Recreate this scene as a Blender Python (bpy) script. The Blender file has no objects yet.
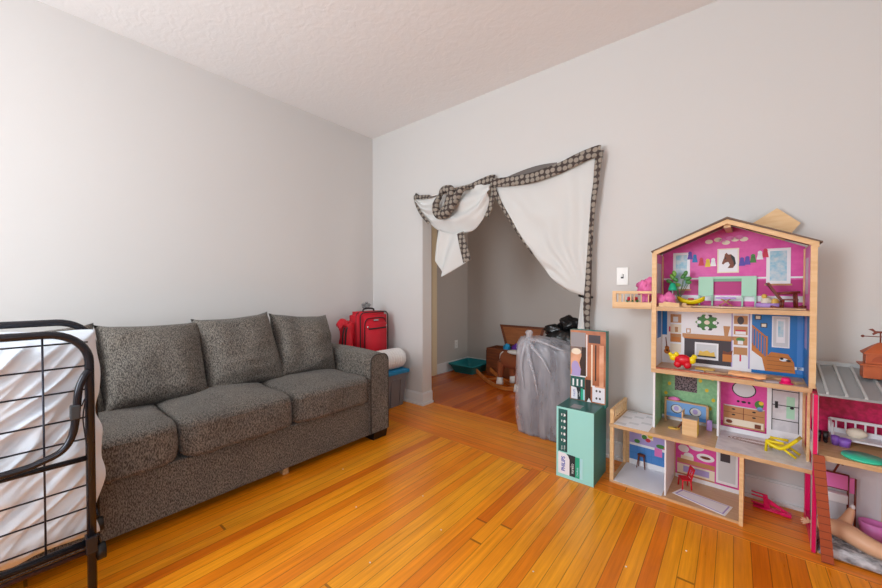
import bpy, bmesh, math, random
from mathutils import Vector, Matrix, noise
random.seed(11)
SC = bpy.context.scene
COL = SC.collection
PI = math.pi
R = math.radians

# ------------------------------------------------------------------ materials
def lin(c):
    c = c / 255.0
    return c / 12.92 if c <= 0.04045 else ((c + 0.055) / 1.055) ** 2.4
def rgb(t): return (lin(t[0]), lin(t[1]), lin(t[2]), 1)
M = {}
def nodes(name):
    m = bpy.data.materials.new(name); m.use_nodes = True
    nt = m.node_tree
    return m, nt, nt.nodes['Principled BSDF']
def coords(nt, scale=(1, 1, 1), kind='Object'):
    tc = nt.nodes.new('ShaderNodeTexCoord'); mp = nt.nodes.new('ShaderNodeMapping')
    mp.inputs['Scale'].default_value = scale
    nt.links.new(tc.outputs[kind], mp.inputs['Vector'])
    return mp.outputs['Vector']
def mat(name, c, rough=.6, metal=0, c2=None, scale=40, stretch=(1, 1, 1), bump=0, bscale=None, detail=3, sheen=0, coat=0, alpha=None):
    m, nt, b = nodes(name)
    b.inputs['Base Color'].default_value = rgb(c)
    b.inputs['Roughness'].default_value = rough
    b.inputs['Metallic'].default_value = metal
    if sheen: b.inputs['Sheen Weight'].default_value = sheen
    if coat: b.inputs['Coat Weight'].default_value = coat
    v = coords(nt, stretch)
    if c2:
        n = nt.nodes.new('ShaderNodeTexNoise'); n.inputs['Scale'].default_value = scale; n.inputs['Detail'].default_value = detail
        nt.links.new(v, n.inputs['Vector'])
        r = nt.nodes.new('ShaderNodeValToRGB')
        r.color_ramp.elements[0].position = .38; r.color_ramp.elements[1].position = .62
        r.color_ramp.elements[0].color = rgb(c); r.color_ramp.elements[1].color = rgb(c2)
        nt.links.new(n.outputs['Fac'], r.inputs['Fac']); nt.links.new(r.outputs['Color'], b.inputs['Base Color'])
    if bump:
        n2 = nt.nodes.new('ShaderNodeTexNoise'); n2.inputs['Scale'].default_value = bscale or scale; n2.inputs['Detail'].default_value = 4
        nt.links.new(v, n2.inputs['Vector'])
        bp = nt.nodes.new('ShaderNodeBump'); bp.inputs['Strength'].default_value = bump; bp.inputs['Distance'].default_value = .01
        nt.links.new(n2.outputs['Fac'], bp.inputs['Height']); nt.links.new(bp.outputs['Normal'], b.inputs['Normal'])
    M[name] = m
    return m

def wood_floor(name, along, cols, rough=.28, w=.0575, length=6.5, seed=0.0):
    m, nt, b = nodes(name)
    N = nt.nodes.new; L = nt.links.new
    def math_(op, a, bb=None, c=None):
        n = N('ShaderNodeMath'); n.operation = op
        for i, x in enumerate((a, bb, c)):
            if x is None: continue
            if isinstance(x, (int, float)): n.inputs[i].default_value = x
            else: L(x, n.inputs[i])
        return n.outputs[0]
    tc = N('ShaderNodeTexCoord'); sp = N('ShaderNodeSeparateXYZ'); L(tc.outputs['Object'], sp.inputs[0])
    across, run = (sp.outputs['X'], sp.outputs['Y']) if along == 'Y' else (sp.outputs['Y'], sp.outputs['X'])
    u = math_('DIVIDE', math_('ADD', across, 20.0 + seed), w)
    idx = math_('FLOOR', u); fu = math_('FRACT', u)
    wn = N('ShaderNodeTexWhiteNoise'); wn.noise_dimensions = '1D'; L(idx, wn.inputs['W'])
    v = math_('ADD', math_('DIVIDE', math_('ADD', run, 30), length), math_('MULTIPLY', wn.outputs['Value'], 7.3))
    idv = math_('FLOOR', v); fv = math_('FRACT', v)
    cm = N('ShaderNodeCombineXYZ'); L(idx, cm.inputs[0]); L(idv, cm.inputs[1])
    w2 = N('ShaderNodeTexWhiteNoise'); w2.noise_dimensions = '2D'; L(cm.outputs[0], w2.inputs['Vector'])
    ramp = N('ShaderNodeValToRGB'); cr = ramp.color_ramp
    for k in range(len(cols) - 2): cr.elements.new(.5)
    for k, c in enumerate(cols):
        cr.elements[k].position = c[1]; cr.elements[k].color = rgb(c[0])
    L(w2.outputs['Value'], ramp.inputs['Fac'])
    # grain
    mp = N('ShaderNodeMapping'); L(tc.outputs['Object'], mp.inputs['Vector'])
    mp.inputs['Scale'].default_value = (60, 2.2, 1) if along == 'Y' else (2.2, 60, 1)
    off = N('ShaderNodeCombineXYZ'); L(math_('MULTIPLY', w2.outputs['Value'], 50), off.inputs[0]); L(math_('MULTIPLY', wn.outputs['Value'], 31), off.inputs[1])
    L(off.outputs[0], mp.inputs['Location'])
    g = N('ShaderNodeTexNoise'); g.inputs['Scale'].default_value = 1.0; g.inputs['Detail'].default_value = 5; g.inputs['Roughness'].default_value = .65
    L(mp.outputs['Vector'], g.inputs['Vector'])
    gr = N('ShaderNodeValToRGB'); gr.color_ramp.elements[0].position = .3; gr.color_ramp.elements[0].color = (.72, .62, .5, 1)
    gr.color_ramp.elements[1].position = .66; gr.color_ramp.elements[1].color = (1.1, 1.1, 1.1, 1)
    L(g.outputs['Fac'], gr.inputs['Fac'])
    mx = N('ShaderNodeMix'); mx.data_type = 'RGBA'; mx.blend_type = 'MULTIPLY'; mx.inputs['Factor'].default_value = .8
    L(ramp.outputs['Color'], mx.inputs['A']); L(gr.outputs['Color'], mx.inputs['B'])
    # blotches
    bl = N('ShaderNodeTexNoise'); bl.inputs['Scale'].default_value = 2.5; bl.inputs['Detail'].default_value = 3; L(tc.outputs['Object'], bl.inputs['Vector'])
    br = N('ShaderNodeValToRGB'); br.color_ramp.elements[0].position = .3; br.color_ramp.elements[0].color = (.88, .84, .78, 1)
    br.color_ramp.elements[1].position = .65; br.color_ramp.elements[1].color = (1.05, 1.05, 1.05, 1); L(bl.outputs['Fac'], br.inputs['Fac'])
    m2 = N('ShaderNodeMix'); m2.data_type = 'RGBA'; m2.blend_type = 'MULTIPLY'; m2.inputs['Factor'].default_value = .7
    L(mx.outputs['Result'], m2.inputs['A']); L(br.outputs['Color'], m2.inputs['B'])
    # seams
    e1 = math_('MINIMUM', fu, math_('SUBTRACT', 1, fu))
    s1 = math_('LESS_THAN', e1, .022)
    e2 = math_('MINIMUM', fv, math_('SUBTRACT', 1, fv))
    s2 = math_('LESS_THAN', e2, .0008)
    s = math_('MAXIMUM', s1, s2)
    m3 = N('ShaderNodeMix'); m3.data_type = 'RGBA'; L(math_('MULTIPLY', s, .62), m3.inputs['Factor'])
    L(m2.outputs['Result'], m3.inputs['A']); m3.inputs['B'].default_value = rgb((84, 36, 10))
    L(m3.outputs['Result'], b.inputs['Base Color'])
    rr = math_('ADD', rough - .06, math_('MULTIPLY', g.outputs['Fac'], .16))
    L(rr, b.inputs['Roughness'])
    b.inputs['Specular IOR Level'].default_value = .4; b.inputs['Coat Weight'].default_value = .08; b.inputs['Coat Roughness'].default_value = .18
    bp = N('ShaderNodeBump'); bp.inputs['Strength'].default_value = .12; bp.inputs['Distance'].default_value = .002
    L(math_('SUBTRACT', g.outputs['Fac'], math_('MULTIPLY', s, 2)), bp.inputs['Height']); L(bp.outputs['Normal'], b.inputs['Normal'])
    M[name] = m

FC = [((216, 108, 10), 0), ((242, 142, 18), .3), ((248, 154, 26), .6), ((250, 168, 34), .9), ((230, 120, 12), 1)]
wood_floor('oak_floor', 'Y', FC)
wood_floor('oak_border', 'X', [((236, 128, 26), 0), ((246, 148, 36), .5), ((250, 162, 46), 1)], w=.075, length=2.6, seed=.04)
wood_floor('oak_far', 'Y', [((196, 88, 14), 0), ((214, 104, 20), .5), ((226, 118, 26), 1)], rough=.2, seed=.3)  # same oak as the main floor, darkened to paint in the far room's shade

def wall_mat(name, c, bump=.05, bs=120):
    m, nt, b = nodes(name); b.inputs['Roughness'].default_value = .75
    v = coords(nt)
    n = nt.nodes.new('ShaderNodeTexNoise'); n.inputs['Scale'].default_value = .9; n.inputs['Detail'].default_value = 2; nt.links.new(v, n.inputs['Vector'])
    r = nt.nodes.new('ShaderNodeValToRGB'); r.color_ramp.elements[0].color = rgb(c); r.color_ramp.elements[1].color = rgb(tuple(min(255, x + 5) for x in c))
    nt.links.new(n.outputs['Fac'], r.inputs['Fac']); nt.links.new(r.outputs['Color'], b.inputs['Base Color'])
    n2 = nt.nodes.new('ShaderNodeTexNoise'); n2.inputs['Scale'].default_value = bs; n2.inputs['Detail'].default_value = 3; nt.links.new(v, n2.inputs['Vector'])
    bp = nt.nodes.new('ShaderNodeBump'); bp.inputs['Strength'].default_value = bump; bp.inputs['Distance'].default_value = .004
    nt.links.new(n2.outputs['Fac'], bp.inputs['Height']); nt.links.new(bp.outputs['Normal'], b.inputs['Normal'])
    M[name] = m
wall_mat('wall_paint', (211, 208, 205))
wall_mat('wall_left_paint', (208, 204, 201))
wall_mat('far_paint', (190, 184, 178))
def ceiling_mat():
    m, nt, b = nodes('ceiling_plaster'); b.inputs['Roughness'].default_value = .85
    b.inputs['Base Color'].default_value = rgb((240, 238, 237))
    v = coords(nt)
    n1 = nt.nodes.new('ShaderNodeTexNoise'); n1.inputs['Scale'].default_value = 13; n1.inputs['Detail'].default_value = 6; n1.inputs['Distortion'].default_value = 1.8
    n1.inputs['Roughness'].default_value = .62
    nt.links.new(v, n1.inputs['Vector'])
    w = nt.nodes.new('ShaderNodeTexWave'); w.wave_type = 'RINGS'; w.inputs['Scale'].default_value = 9; w.inputs['Distortion'].default_value = 14; w.inputs['Detail'].default_value = 4
    nt.links.new(v, w.inputs['Vector'])
    a = nt.nodes.new('ShaderNodeMath'); a.operation = 'ADD'; nt.links.new(n1.outputs['Fac'], a.inputs[0])
    q = nt.nodes.new('ShaderNodeMath'); q.operation = 'MULTIPLY'; q.inputs[1].default_value = .25; nt.links.new(w.outputs['Fac'], q.inputs[0]); nt.links.new(q.outputs[0], a.inputs[1])
    bp = nt.nodes.new('ShaderNodeBump'); bp.inputs['Strength'].default_value = .16; bp.inputs['Distance'].default_value = .015
    nt.links.new(a.outputs[0], bp.inputs['Height']); nt.links.new(bp.outputs['Normal'], b.inputs['Normal'])
    M['ceiling_plaster'] = m
ceiling_mat()
mat('trim_white', (228, 229, 229), .4)
mat('casing_tan', (240, 222, 186), .5)
mat('window_white', (240, 240, 238), .4)

def sofa_mat():
    m, nt, b = nodes('sofa_chenille'); b.inputs['Roughness'].default_value = .95; b.inputs['Sheen Weight'].default_value = .08
    v = coords(nt)
    n = nt.nodes.new('ShaderNodeTexNoise'); n.inputs['Scale'].default_value = 165; n.inputs['Detail'].default_value = 2; n.inputs['Distortion'].default_value = .6
    mp = nt.nodes.new('ShaderNodeMapping'); mp.inputs['Scale'].default_value = (1, 1.7, .6); nt.links.new(v, mp.inputs['Vector']); nt.links.new(mp.outputs[0], n.inputs['Vector'])
    r = nt.nodes.new('ShaderNodeValToRGB'); r.color_ramp.elements[0].position = .4; r.color_ramp.elements[1].position = .62
    r.color_ramp.elements[0].color = rgb((62, 57, 53)); r.color_ramp.elements[1].color = rgb((134, 127, 119))
    nt.links.new(n.outputs['Fac'], r.inputs['Fac'])
    big = nt.nodes.new('ShaderNodeTexNoise'); big.inputs['Scale'].default_value = 5; big.inputs['Detail'].default_value = 3; nt.links.new(v, big.inputs['Vector'])
    rb = nt.nodes.new('ShaderNodeValToRGB'); rb.color_ramp.elements[0].position = .3; rb.color_ramp.elements[0].color = (.85, .85, .85, 1); rb.color_ramp.elements[1].position = .7; rb.color_ramp.elements[1].color = (1.1, 1.08, 1.04, 1)
    nt.links.new(big.outputs['Fac'], rb.inputs['Fac'])
    mx = nt.nodes.new('ShaderNodeMix'); mx.data_type = 'RGBA'; mx.blend_type = 'MULTIPLY'; mx.inputs['Factor'].default_value = 1
    nt.links.new(r.outputs['Color'], mx.inputs['A']); nt.links.new(rb.outputs['Color'], mx.inputs['B']); nt.links.new(mx.outputs['Result'], b.inputs['Base Color'])
    bp = nt.nodes.new('ShaderNodeBump'); bp.inputs['Strength'].default_value = .5; bp.inputs['Distance'].default_value = .004
    nt.links.new(n.outputs['Fac'], bp.inputs['Height']); nt.links.new(bp.outputs['Normal'], b.inputs['Normal'])
    M['sofa_chenille'] = m
sofa_mat()
mat('sofa_piping', (62, 57, 54), .9)
mat('black_plastic', (22, 21, 22), .4)
mat('black_wood', (24, 18, 16), .4)
mat('raw_wood', (214, 176, 126), .6, c2=(192, 150, 100), scale=12, stretch=(1, 8, 8))
mat('bed_metal', (46, 46, 52), .22, .55)
mat('bed_brown', (70, 44, 38), .35, .5)
mat('wire', (52, 54, 66), .35, .6)
mat('sheet_white', (226, 234, 244), .8, bump=.1, bscale=200, sheen=.1)
mat('clip', (58, 62, 66), .5)
mat('red_fabric', (212, 8, 40), .62, c2=(192, 4, 32), scale=300, bump=.1, bscale=400)
mat('red_bright', (214, 22, 44), .5)
mat('dark_strap', (30, 20, 24), .6)
mat('silver', (190, 190, 192), .25, 1)
mat('grey_tote', (116, 112, 114), .5)
mat('blue_lid', (28, 130, 178), .4)
mat('white_cloth', (230, 228, 226), .85, bump=.25, bscale=60)
mat('grey_plush', (150, 150, 146), .95, c2=(96, 96, 98), scale=50)
mat('curtain_white', (216, 215, 212), .85, bump=.15, bscale=500)
mat('teal_plastic', (16, 134, 142), .35)
mat('dark_brown', (98, 50, 26), .4, c2=(122, 64, 32), scale=6, stretch=(1, 1, 8))
mat('chest_inside', (166, 98, 48), .5, c2=(150, 84, 40), scale=8, stretch=(1, 1, 6))
mat('orange_wood', (198, 120, 54), .4, c2=(178, 100, 42), scale=8, stretch=(8, 1, 1))
mat('plush_brown', (140, 74, 40), .95, bump=.3, bscale=150)
mat('plush_white', (222, 216, 210), .95, bump=.3, bscale=150)
mat('blue_cloth', (40, 150, 200), .8)
mat('purple_cloth', (100, 44, 150), .8)
mat('black_bag', (16, 16, 18), .22, bump=.5, bscale=18)
mat('bag_contents', (104, 102, 112), .7, c2=(78, 76, 86), scale=6)
mat('switch_white', (240, 238, 234), .35)
mat('slot_dark', (60, 56, 54), .6)
def film():
    m, nt, b = nodes('clear_film')
    b.inputs['Base Color'].default_value = rgb((214, 214, 222)); b.inputs['Roughness'].default_value = .32
    tr = nt.nodes.new('ShaderNodeBsdfTransparent'); mx = nt.nodes.new('ShaderNodeMixShader')
    v = coords(nt, (5, 5, 1.2))
    n = nt.nodes.new('ShaderNodeTexNoise'); n.inputs['Scale'].default_value = 2.2; n.inputs['Detail'].default_value = 5; nt.links.new(v, n.inputs['Vector'])
    r = nt.nodes.new('ShaderNodeMapRange'); r.inputs['From Min'].default_value = .3; r.inputs['From Max'].default_value = .7; r.inputs['To Min'].default_value = .18; r.inputs['To Max'].default_value = .56
    nt.links.new(n.outputs['Fac'], r.inputs['Value']); nt.links.new(r.outputs['Result'], mx.inputs['Fac'])
    nt.links.new(tr.outputs[0], mx.inputs[1]); nt.links.new(b.outputs[0], mx.inputs[2])
    nt.links.new(mx.outputs[0], nt.nodes['Material Output'].inputs['Surface'])
    bp = nt.nodes.new('ShaderNodeBump'); bp.inputs['Strength'].default_value = .5; bp.inputs['Distance'].default_value = .01
    nt.links.new(n.outputs['Fac'], bp.inputs['Height']); nt.links.new(bp.outputs['Normal'], b.inputs['Normal'])
    M['clear_film'] = m
film()
def trim_pattern():
    m, nt, b = nodes('curtain_trim'); b.inputs['Roughness'].default_value = .8
    v0 = coords(nt); sp = nt.nodes.new('ShaderNodeSeparateXYZ'); nt.links.new(v0, sp.inputs[0]); cb = nt.nodes.new('ShaderNodeCombineXYZ'); nt.links.new(sp.outputs['X'], cb.inputs[0]); nt.links.new(sp.outputs['Z'], cb.inputs[1]); v = cb.outputs[0]
    vo = nt.nodes.new('ShaderNodeTexVoronoi'); vo.voronoi_dimensions = '2D'; vo.feature = 'F1'; vo.inputs['Scale'].default_value = 25; vo.inputs['Randomness'].default_value = .25; nt.links.new(v, vo.inputs['Vector'])
    r = nt.nodes.new('ShaderNodeValToRGB'); r.color_ramp.interpolation = 'LINEAR'
    r.color_ramp.elements[0].position = .34; r.color_ramp.elements[0].color = rgb((152, 142, 130)); r.color_ramp.elements[1].position = .47; r.color_ramp.elements[1].color = rgb((66, 54, 50))
    nt.links.new(vo.outputs['Distance'], r.inputs['Fac']); nt.links.new(r.outputs['Color'], b.inputs['Base Color'])
    M['curtain_trim'] = m
trim_pattern()
mat('trim_back', (112, 104, 100), .9)
# display box
mat('mint_card', (158, 222, 214), .45)
mat('teal_card', (20, 92, 88), .35)
mat('side_teal', (60, 134, 124), .45)
mat('dark_card', (18, 34, 42), .35)
mat('card_white', (236, 234, 240), .45)
mat('card_green', (28, 168, 132), .4)
mat('card_pale', (178, 226, 232), .4)
mat('ink_blue', (70, 84, 178), .5)
mat('ink_white', (238, 240, 240), .5)
mat('skin_print', (214, 150, 112), .5, c2=(232, 176, 142), scale=14)
mat('photo_grey', (150, 144, 146), .4)
mat('hair_print', (52, 30, 20), .5)
mat('lilac_print', (176, 160, 214), .5)
mat('bronze_print', (164, 92, 56), .4, c2=(196, 120, 78), scale=10)
# dollhouse
mat('ply', (234, 194, 144), .5, c2=(226, 182, 130), scale=10, stretch=(1, 1, 6))
mat('ply_edge', (214, 174, 130), .5, c2=(202, 160, 114), scale=14, stretch=(1, 8, 8))
mat('ply_floor', (210, 172, 134), .3, c2=(196, 154, 116), scale=12, stretch=(1, 12, 6))
mat('roof_brown', (112, 88, 72), .6)
mat('pink_print', (230, 84, 172), .4, c2=(222, 70, 162), scale=30)
mat('pink_light', (232, 120, 190), .45)
mat('magenta_print', (190, 30, 120), .45)
mat('white_print', (242, 240, 244), .4)
mat('grey_print', (212, 212, 216), .4)
mat('sky_print', (150, 202, 222), .4, c2=(208, 222, 228), scale=40)
mat('mint_print', (176, 224, 196), .45)
mat('mint_dark', (128, 180, 150), .45)
mat('brown_print', (122, 60, 34), .5)
mat('cream_print', (240, 226, 204), .5)
mat('blue_print', (18, 116, 190), .45)
mat('blue_mid', (74, 136, 206), .45)
mat('blue_pale', (120, 166, 220), .45)
mat('tan_print', (196, 140, 90), .5)
mat('orange_print', (204, 122, 50), .5)
mat('char_print', (66, 56, 62), .5)
mat('green_print', (70, 136, 60), .5)
mat('sage_print', (150, 200, 150), .5, c2=(134, 186, 138), scale=60)
mat('yellow_print', (232, 200, 50), .5)
mat('red_print', (212, 44, 74), .5)
mat('purple_print', (94, 70, 176), .5)
mat('lilac', (196, 156, 226), .45)
mat('black_print', (26, 24, 28), .5)
mat('chalk', (40, 34, 38), .6, c2=(140, 120, 126), scale=130)
mat('gold_print', (240, 196, 90), .5)
mat('marble', (226, 224, 228), .3, c2=(208, 206, 212), scale=24)
mat('farm_pink', (228, 10, 96), .35)
mat('farm_wall', (214, 20, 96), .45, c2=(180, 8, 72), scale=45)
mat('farm_roof', (150, 152, 154), .4)
mat('farm_roof_seam', (190, 192, 192), .4)
mat('cupola_wood', (186, 92, 48), .4, c2=(168, 78, 38), scale=12)
mat('shingle', (166, 74, 36), .5)
mat('shingle_line', (112, 44, 22), .6)
mat('farm_panel', (214, 210, 214), .5)
mat('yellow_toy', (240, 214, 10), .35)
mat('red_toy', (214, 14, 40), .35)
mat('pink_toy', (236, 24, 110), .35)
mat('pink_hair', (236, 116, 176), .6, bump=.6, bscale=60)
mat('teal_toy', (16, 176, 134), .35)
mat('aqua_toy', (64, 208, 168), .3)
mat('purple_toy', (144, 96, 196), .35)
mat('leaf', (62, 130, 50), .4)
mat('leaf_light', (120, 176, 60), .4)
mat('mahogany', (116, 44, 24), .35)
mat('orange_cloth', (250, 184, 130), .8, bump=.2, bscale=60)
mat('clutter_red', (176, 84, 56), .5, c2=(196, 120, 84), scale=30)
mat('clutter_grey', (180, 172, 176), .5)
mat('skin', (226, 176, 140), .4)
mat('fur', (214, 212, 216), .9, c2=(124, 122, 126), scale=9, stretch=(2, 6, 1), bump=.6, bscale=60)
mat('white_toy', (234, 232, 236), .35)
mat('black_toy', (26, 20, 22), .35)
mat('tub_pink', (230, 130, 200), .35)
mat('pony_white', (206, 196, 188), .6)

# ------------------------------------------------------------------ mesh builder
class MB:
    def __init__(s): s.bm = bmesh.new(); s.ms = []
    def mi(s, m):
        if m not in s.ms: s.ms.append(m)
        return s.ms.index(m)
    def _fin(s, verts, m, T=None, smooth=False):
        if T is not None: bmesh.ops.transform(s.bm, matrix=T, verts=verts)
        i = s.mi(m); fs = set()
        for v in verts:
            for f in v.link_faces: fs.add(f)
        for f in fs: f.material_index = i; f.smooth = smooth
        return verts
    def box(s, x0, x1, y0, y1, z0, z1, m, bev=0, T=None):
        tb = bmesh.new(); bmesh.ops.create_cube(tb, size=1)
        for v in tb.verts: v.co = Vector(((x0 + x1) / 2 + v.co.x * (x1 - x0), (y0 + y1) / 2 + v.co.y * (y1 - y0), (z0 + z1) / 2 + v.co.z * (z1 - z0)))
        if bev: bmesh.ops.bevel(tb, geom=tb.edges[:], offset=bev, segments=2, affect='EDGES', profile=.6)
        s.merge(tb, m, T, smooth=False)
    def merge(s, tb, m, T=None, smooth=False):
        i = s.mi(m); mp = {}
        for v in tb.verts: mp[v] = s.bm.verts.new((T @ v.co) if T is not None else v.co)
        for f in tb.faces:
            try: nf = s.bm.faces.new([mp[v] for v in f.verts])
            except ValueError: continue
            nf.material_index = i; nf.smooth = smooth or f.smooth
        tb.free()
    def quadgrid(s, P, m, closed_u=False, closed_v=False, smooth=True):
        nu = len(P); nv = len(P[0]); V = [[s.bm.verts.new(p) for p in row] for row in P]; i = s.mi(m)
        for a in range(nu if closed_u else nu - 1):
            for b in range(nv if closed_v else nv - 1):
                try: f = s.bm.faces.new((V[a][b], V[(a + 1) % nu][b], V[(a + 1) % nu][(b + 1) % nv], V[a][(b + 1) % nv]))
                except ValueError: continue
                f.material_index = i; f.smooth = smooth
        return V
    def tube(s, pts, r, m, seg=10, closed=False, smooth=True):
        pts = [Vector(p) for p in pts]; n = len(pts)
        rs = r if isinstance(r, (list, tuple)) else [r] * n
        ring = []; t0 = (pts[1] - pts[0]).normalized()
        a = t0.orthogonal().normalized()
        for k in range(n):
            if closed: t = (pts[(k + 1) % n] - pts[k - 1]).normalized()
            else: t = (pts[min(k + 1, n - 1)] - pts[max(k - 1, 0)]).normalized()
            a = (a - t * a.dot(t)).normalized(); b = t.cross(a)
            ring.append([pts[k] + (a * math.cos(2 * PI * q / seg) + b * math.sin(2 * PI * q / seg)) * rs[k] for q in range(seg)])
        V = s.quadgrid(ring, m, closed_u=closed, closed_v=True, smooth=smooth)
        if not closed:
            i = s.mi(m)
            for row in (V[0][::-1], V[-1]):
                try: f = s.bm.faces.new(row); f.material_index = i
                except ValueError: pass
    def lathe(s, prof, c, m, seg=20, T=None, sx=1, sy=1):
        P = [[Vector((c[0] + r * math.cos(2 * PI * q / seg) * sx, c[1] + r * math.sin(2 * PI * q / seg) * sy, c[2] + z)) for q in range(seg)] for r, z in prof]
        if T is not None: P = [[T @ p for p in row] for row in P]
        V = s.quadgrid(P, m, closed_v=True); i = s.mi(m)
        for row in (V[0][::-1], V[-1]):
            try: f = s.bm.faces.new(row); f.material_index = i
            except ValueError: pass
    def ball(s, c, r, m, seg=12, lump=0, T=None, seed=0):
        if not isinstance(r, (tuple, list)): r = (r, r, r)
        P = []
        for a in range(seg // 2 + 1):
            th = PI * (.02 + .96 * a / (seg // 2)); row = []
            for q in range(seg):
                ph = 2 * PI * q / seg
                d = Vector((math.sin(th) * math.cos(ph), math.sin(th) * math.sin(ph), math.cos(th)))
                k = 1 + lump * noise.noise(d * 2.3 + Vector((seed, seed * 2, 0)))
                row.append(Vector((c[0] + d.x * r[0] * k, c[1] + d.y * r[1] * k, c[2] + d.z * r[2] * k)))
            P.append(row)
        if T is not None: P = [[T @ p for p in row] for row in P]
        V = s.quadgrid(P, m, closed_v=True); i = s.mi(m)
        for row in (V[0][::-1], V[-1]):
            f = s.bm.faces.new(row); f.material_index = i; f.smooth = True
    def prism(s, poly, d0, d1, m, plane='xz', T=None):
        def P(a, b, d):
            v = {'xz': (a, d, b), 'xy': (a, b, d), 'yz': (d, a, b)}[plane]
            return T @ Vector(v) if T is not None else Vector(v)
        A = [s.bm.verts.new(P(a, b, d0)) for a, b in poly]; B = [s.bm.verts.new(P(a, b, d1)) for a, b in poly]
        i = s.mi(m); n = len(poly); fs = []
        fs.append(s.bm.faces.new(A)); fs.append(s.bm.faces.new(B[::-1]))
        for k in range(n): fs.append(s.bm.faces.new((A[k], A[(k + 1) % n], B[(k + 1) % n], B[k])))
        for f in fs: f.material_index = i
    def build(s, name, parent=None, loc=None, mods=None):
        bmesh.ops.recalc_face_normals(s.bm, faces=s.bm.faces[:])
        me = bpy.data.meshes.new(name); s.bm.to_mesh(me); s.bm.free()
        for m in s.ms: me.materials.append(M[m])
        o = bpy.data.objects.new(name, me); COL.objects.link(o)
        if parent is not None: o.parent = parent
        if loc is not None: o.location = loc
        return o
def solid(o, t, off=0):
    md = o.modifiers.new('solid', 'SOLIDIFY'); md.thickness = t; md.offset = off; return o
def tag(o, label, cat, group=None):
    o['label'] = label; o['category'] = cat
    if group: o['group'] = group
    return o
def thing(name, label, cat, loc=(0, 0, 0), rz=0, group=None, W=None, rx=0, ry=0):
    o = bpy.data.objects.new(name, None); o.empty_display_size = .05; COL.objects.link(o)
    mt = Matrix.Translation(loc) @ Matrix.Rotation(rz, 4, 'Z') @ Matrix.Rotation(ry, 4, 'Y') @ Matrix.Rotation(rx, 4, 'X')
    if W is not None: mt = W @ mt
    o.matrix_world = mt
    return tag(o, label, cat, group)
def struct(mb, name, parent=None):
    o = mb.build(name, parent)
    if parent is None: o['kind'] = 'structure'
    return o
def arc(cx, cy, r, a0, a1, n): return [(cx + r * math.cos(R(a0 + (a1 - a0) * k / n)), cy + r * math.sin(R(a0 + (a1 - a0) * k / n))) for k in range(n + 1)]
def ell(cx, cz, rx, rz, n=20): return [(cx + rx * math.cos(2 * PI * k / n), cz + rz * math.sin(2 * PI * k / n)) for k in range(n)]
def spline(P, n):
    P = [Vector(p) for p in P]; Q = [P[0] * 2 - P[1]] + P + [P[-1] * 2 - P[-2]]; out = []
    for k in range(n + 1):
        t = k / n * (len(P) - 1); i = min(int(t), len(P) - 2); u = t - i
        a, b, c, d = Q[i:i + 4]
        out.append(.5 * ((2 * b) + (c - a) * u + (2 * a - 5 * b + 4 * c - d) * u * u + (3 * b - a - 3 * c + d) * u ** 3))
    return out
def text_mesh(body, size, m, T, name, parent, bold=0, squash=1):
    cu = bpy.data.curves.new(name, 'FONT'); cu.body = body; cu.size = size; cu.extrude = .0003; cu.align_x = 'CENTER'; cu.align_y = 'CENTER'; cu.offset = bold
    t = bpy.data.objects.new(name, cu); COL.objects.link(t)
    dg = bpy.context.evaluated_depsgraph_get()
    me = bpy.data.meshes.new_from_object(t.evaluated_get(dg)); me.transform(T @ Matrix.Diagonal((squash, 1, 1, 1)))
    bpy.data.objects.remove(t); me.materials.clear(); me.materials.append(M[m])
    o = bpy.data.objects.new(name, me); COL.objects.link(o); o.parent = parent
    return o

# ------------------------------------------------------------------ room shell
H = 2.743; XR = 4.8; YB = -4.1; FD = 1.75; FX = 3.3
JL, JR, JH, WT = .727, 2.28, 1.99, .132
b = MB(); b.box(-.15, XR + .15, YB - .15, -.466, -.1, 0, 'oak_floor'); struct(b, 'floor')
b = MB(); b.box(-.15, XR + .15, -.466, .0, -.1, 0, 'oak_border'); b.box(JL, JR, 0, .12, -.1, 0, 'oak_border')
b.box(JL, JR, .112, .122, 0, .0012, 'oak_border'); b.box(-.15, XR + .15, -.47, -.462, 0, .0008, 'oak_border'); struct(b, 'floor_border')
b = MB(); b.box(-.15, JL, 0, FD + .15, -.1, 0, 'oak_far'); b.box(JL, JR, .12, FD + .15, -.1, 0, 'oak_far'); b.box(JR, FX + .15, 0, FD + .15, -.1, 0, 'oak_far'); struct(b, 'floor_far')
b = MB(); b.box(-.15, XR + .15, YB - .15, .14, H, H + .1, 'ceiling_plaster'); struct(b, 'ceiling')
b = MB(); b.box(-.15, FX + .15, WT, FD + .15, 2.6, 2.7, 'ceiling_plaster'); struct(b, 'ceiling_far')
b = MB(); b.box(-.15, 0, YB, 0, 0, H, 'wall_left_paint'); struct(b, 'wall_left')
b = MB(); b.box(0 - .15, JL, 0, WT, 0, H, 'wall_paint'); b.box(JR, XR, 0, WT, 0, H, 'wall_paint'); b.box(JL, JR, 0, WT, JH, H, 'wall_paint'); struct(b, 'wall_back')
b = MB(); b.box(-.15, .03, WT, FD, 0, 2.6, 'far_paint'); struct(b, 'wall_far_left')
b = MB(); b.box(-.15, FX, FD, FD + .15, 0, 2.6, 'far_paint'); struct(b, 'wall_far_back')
# far right wall, unseen, with a window opening added to light the far room
b = MB(); b.box(FX, FX + .15, WT, FD, 0, .8, 'far_paint'); b.box(FX, FX + .15, WT, FD, 2.1, 2.6, 'far_paint'); b.box(FX, FX + .15, WT, .5, .8, 2.1, 'far_paint'); b.box(FX, FX + .15, 1.4, FD, .8, 2.1, 'far_paint'); struct(b, 'wall_far_right')
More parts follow.
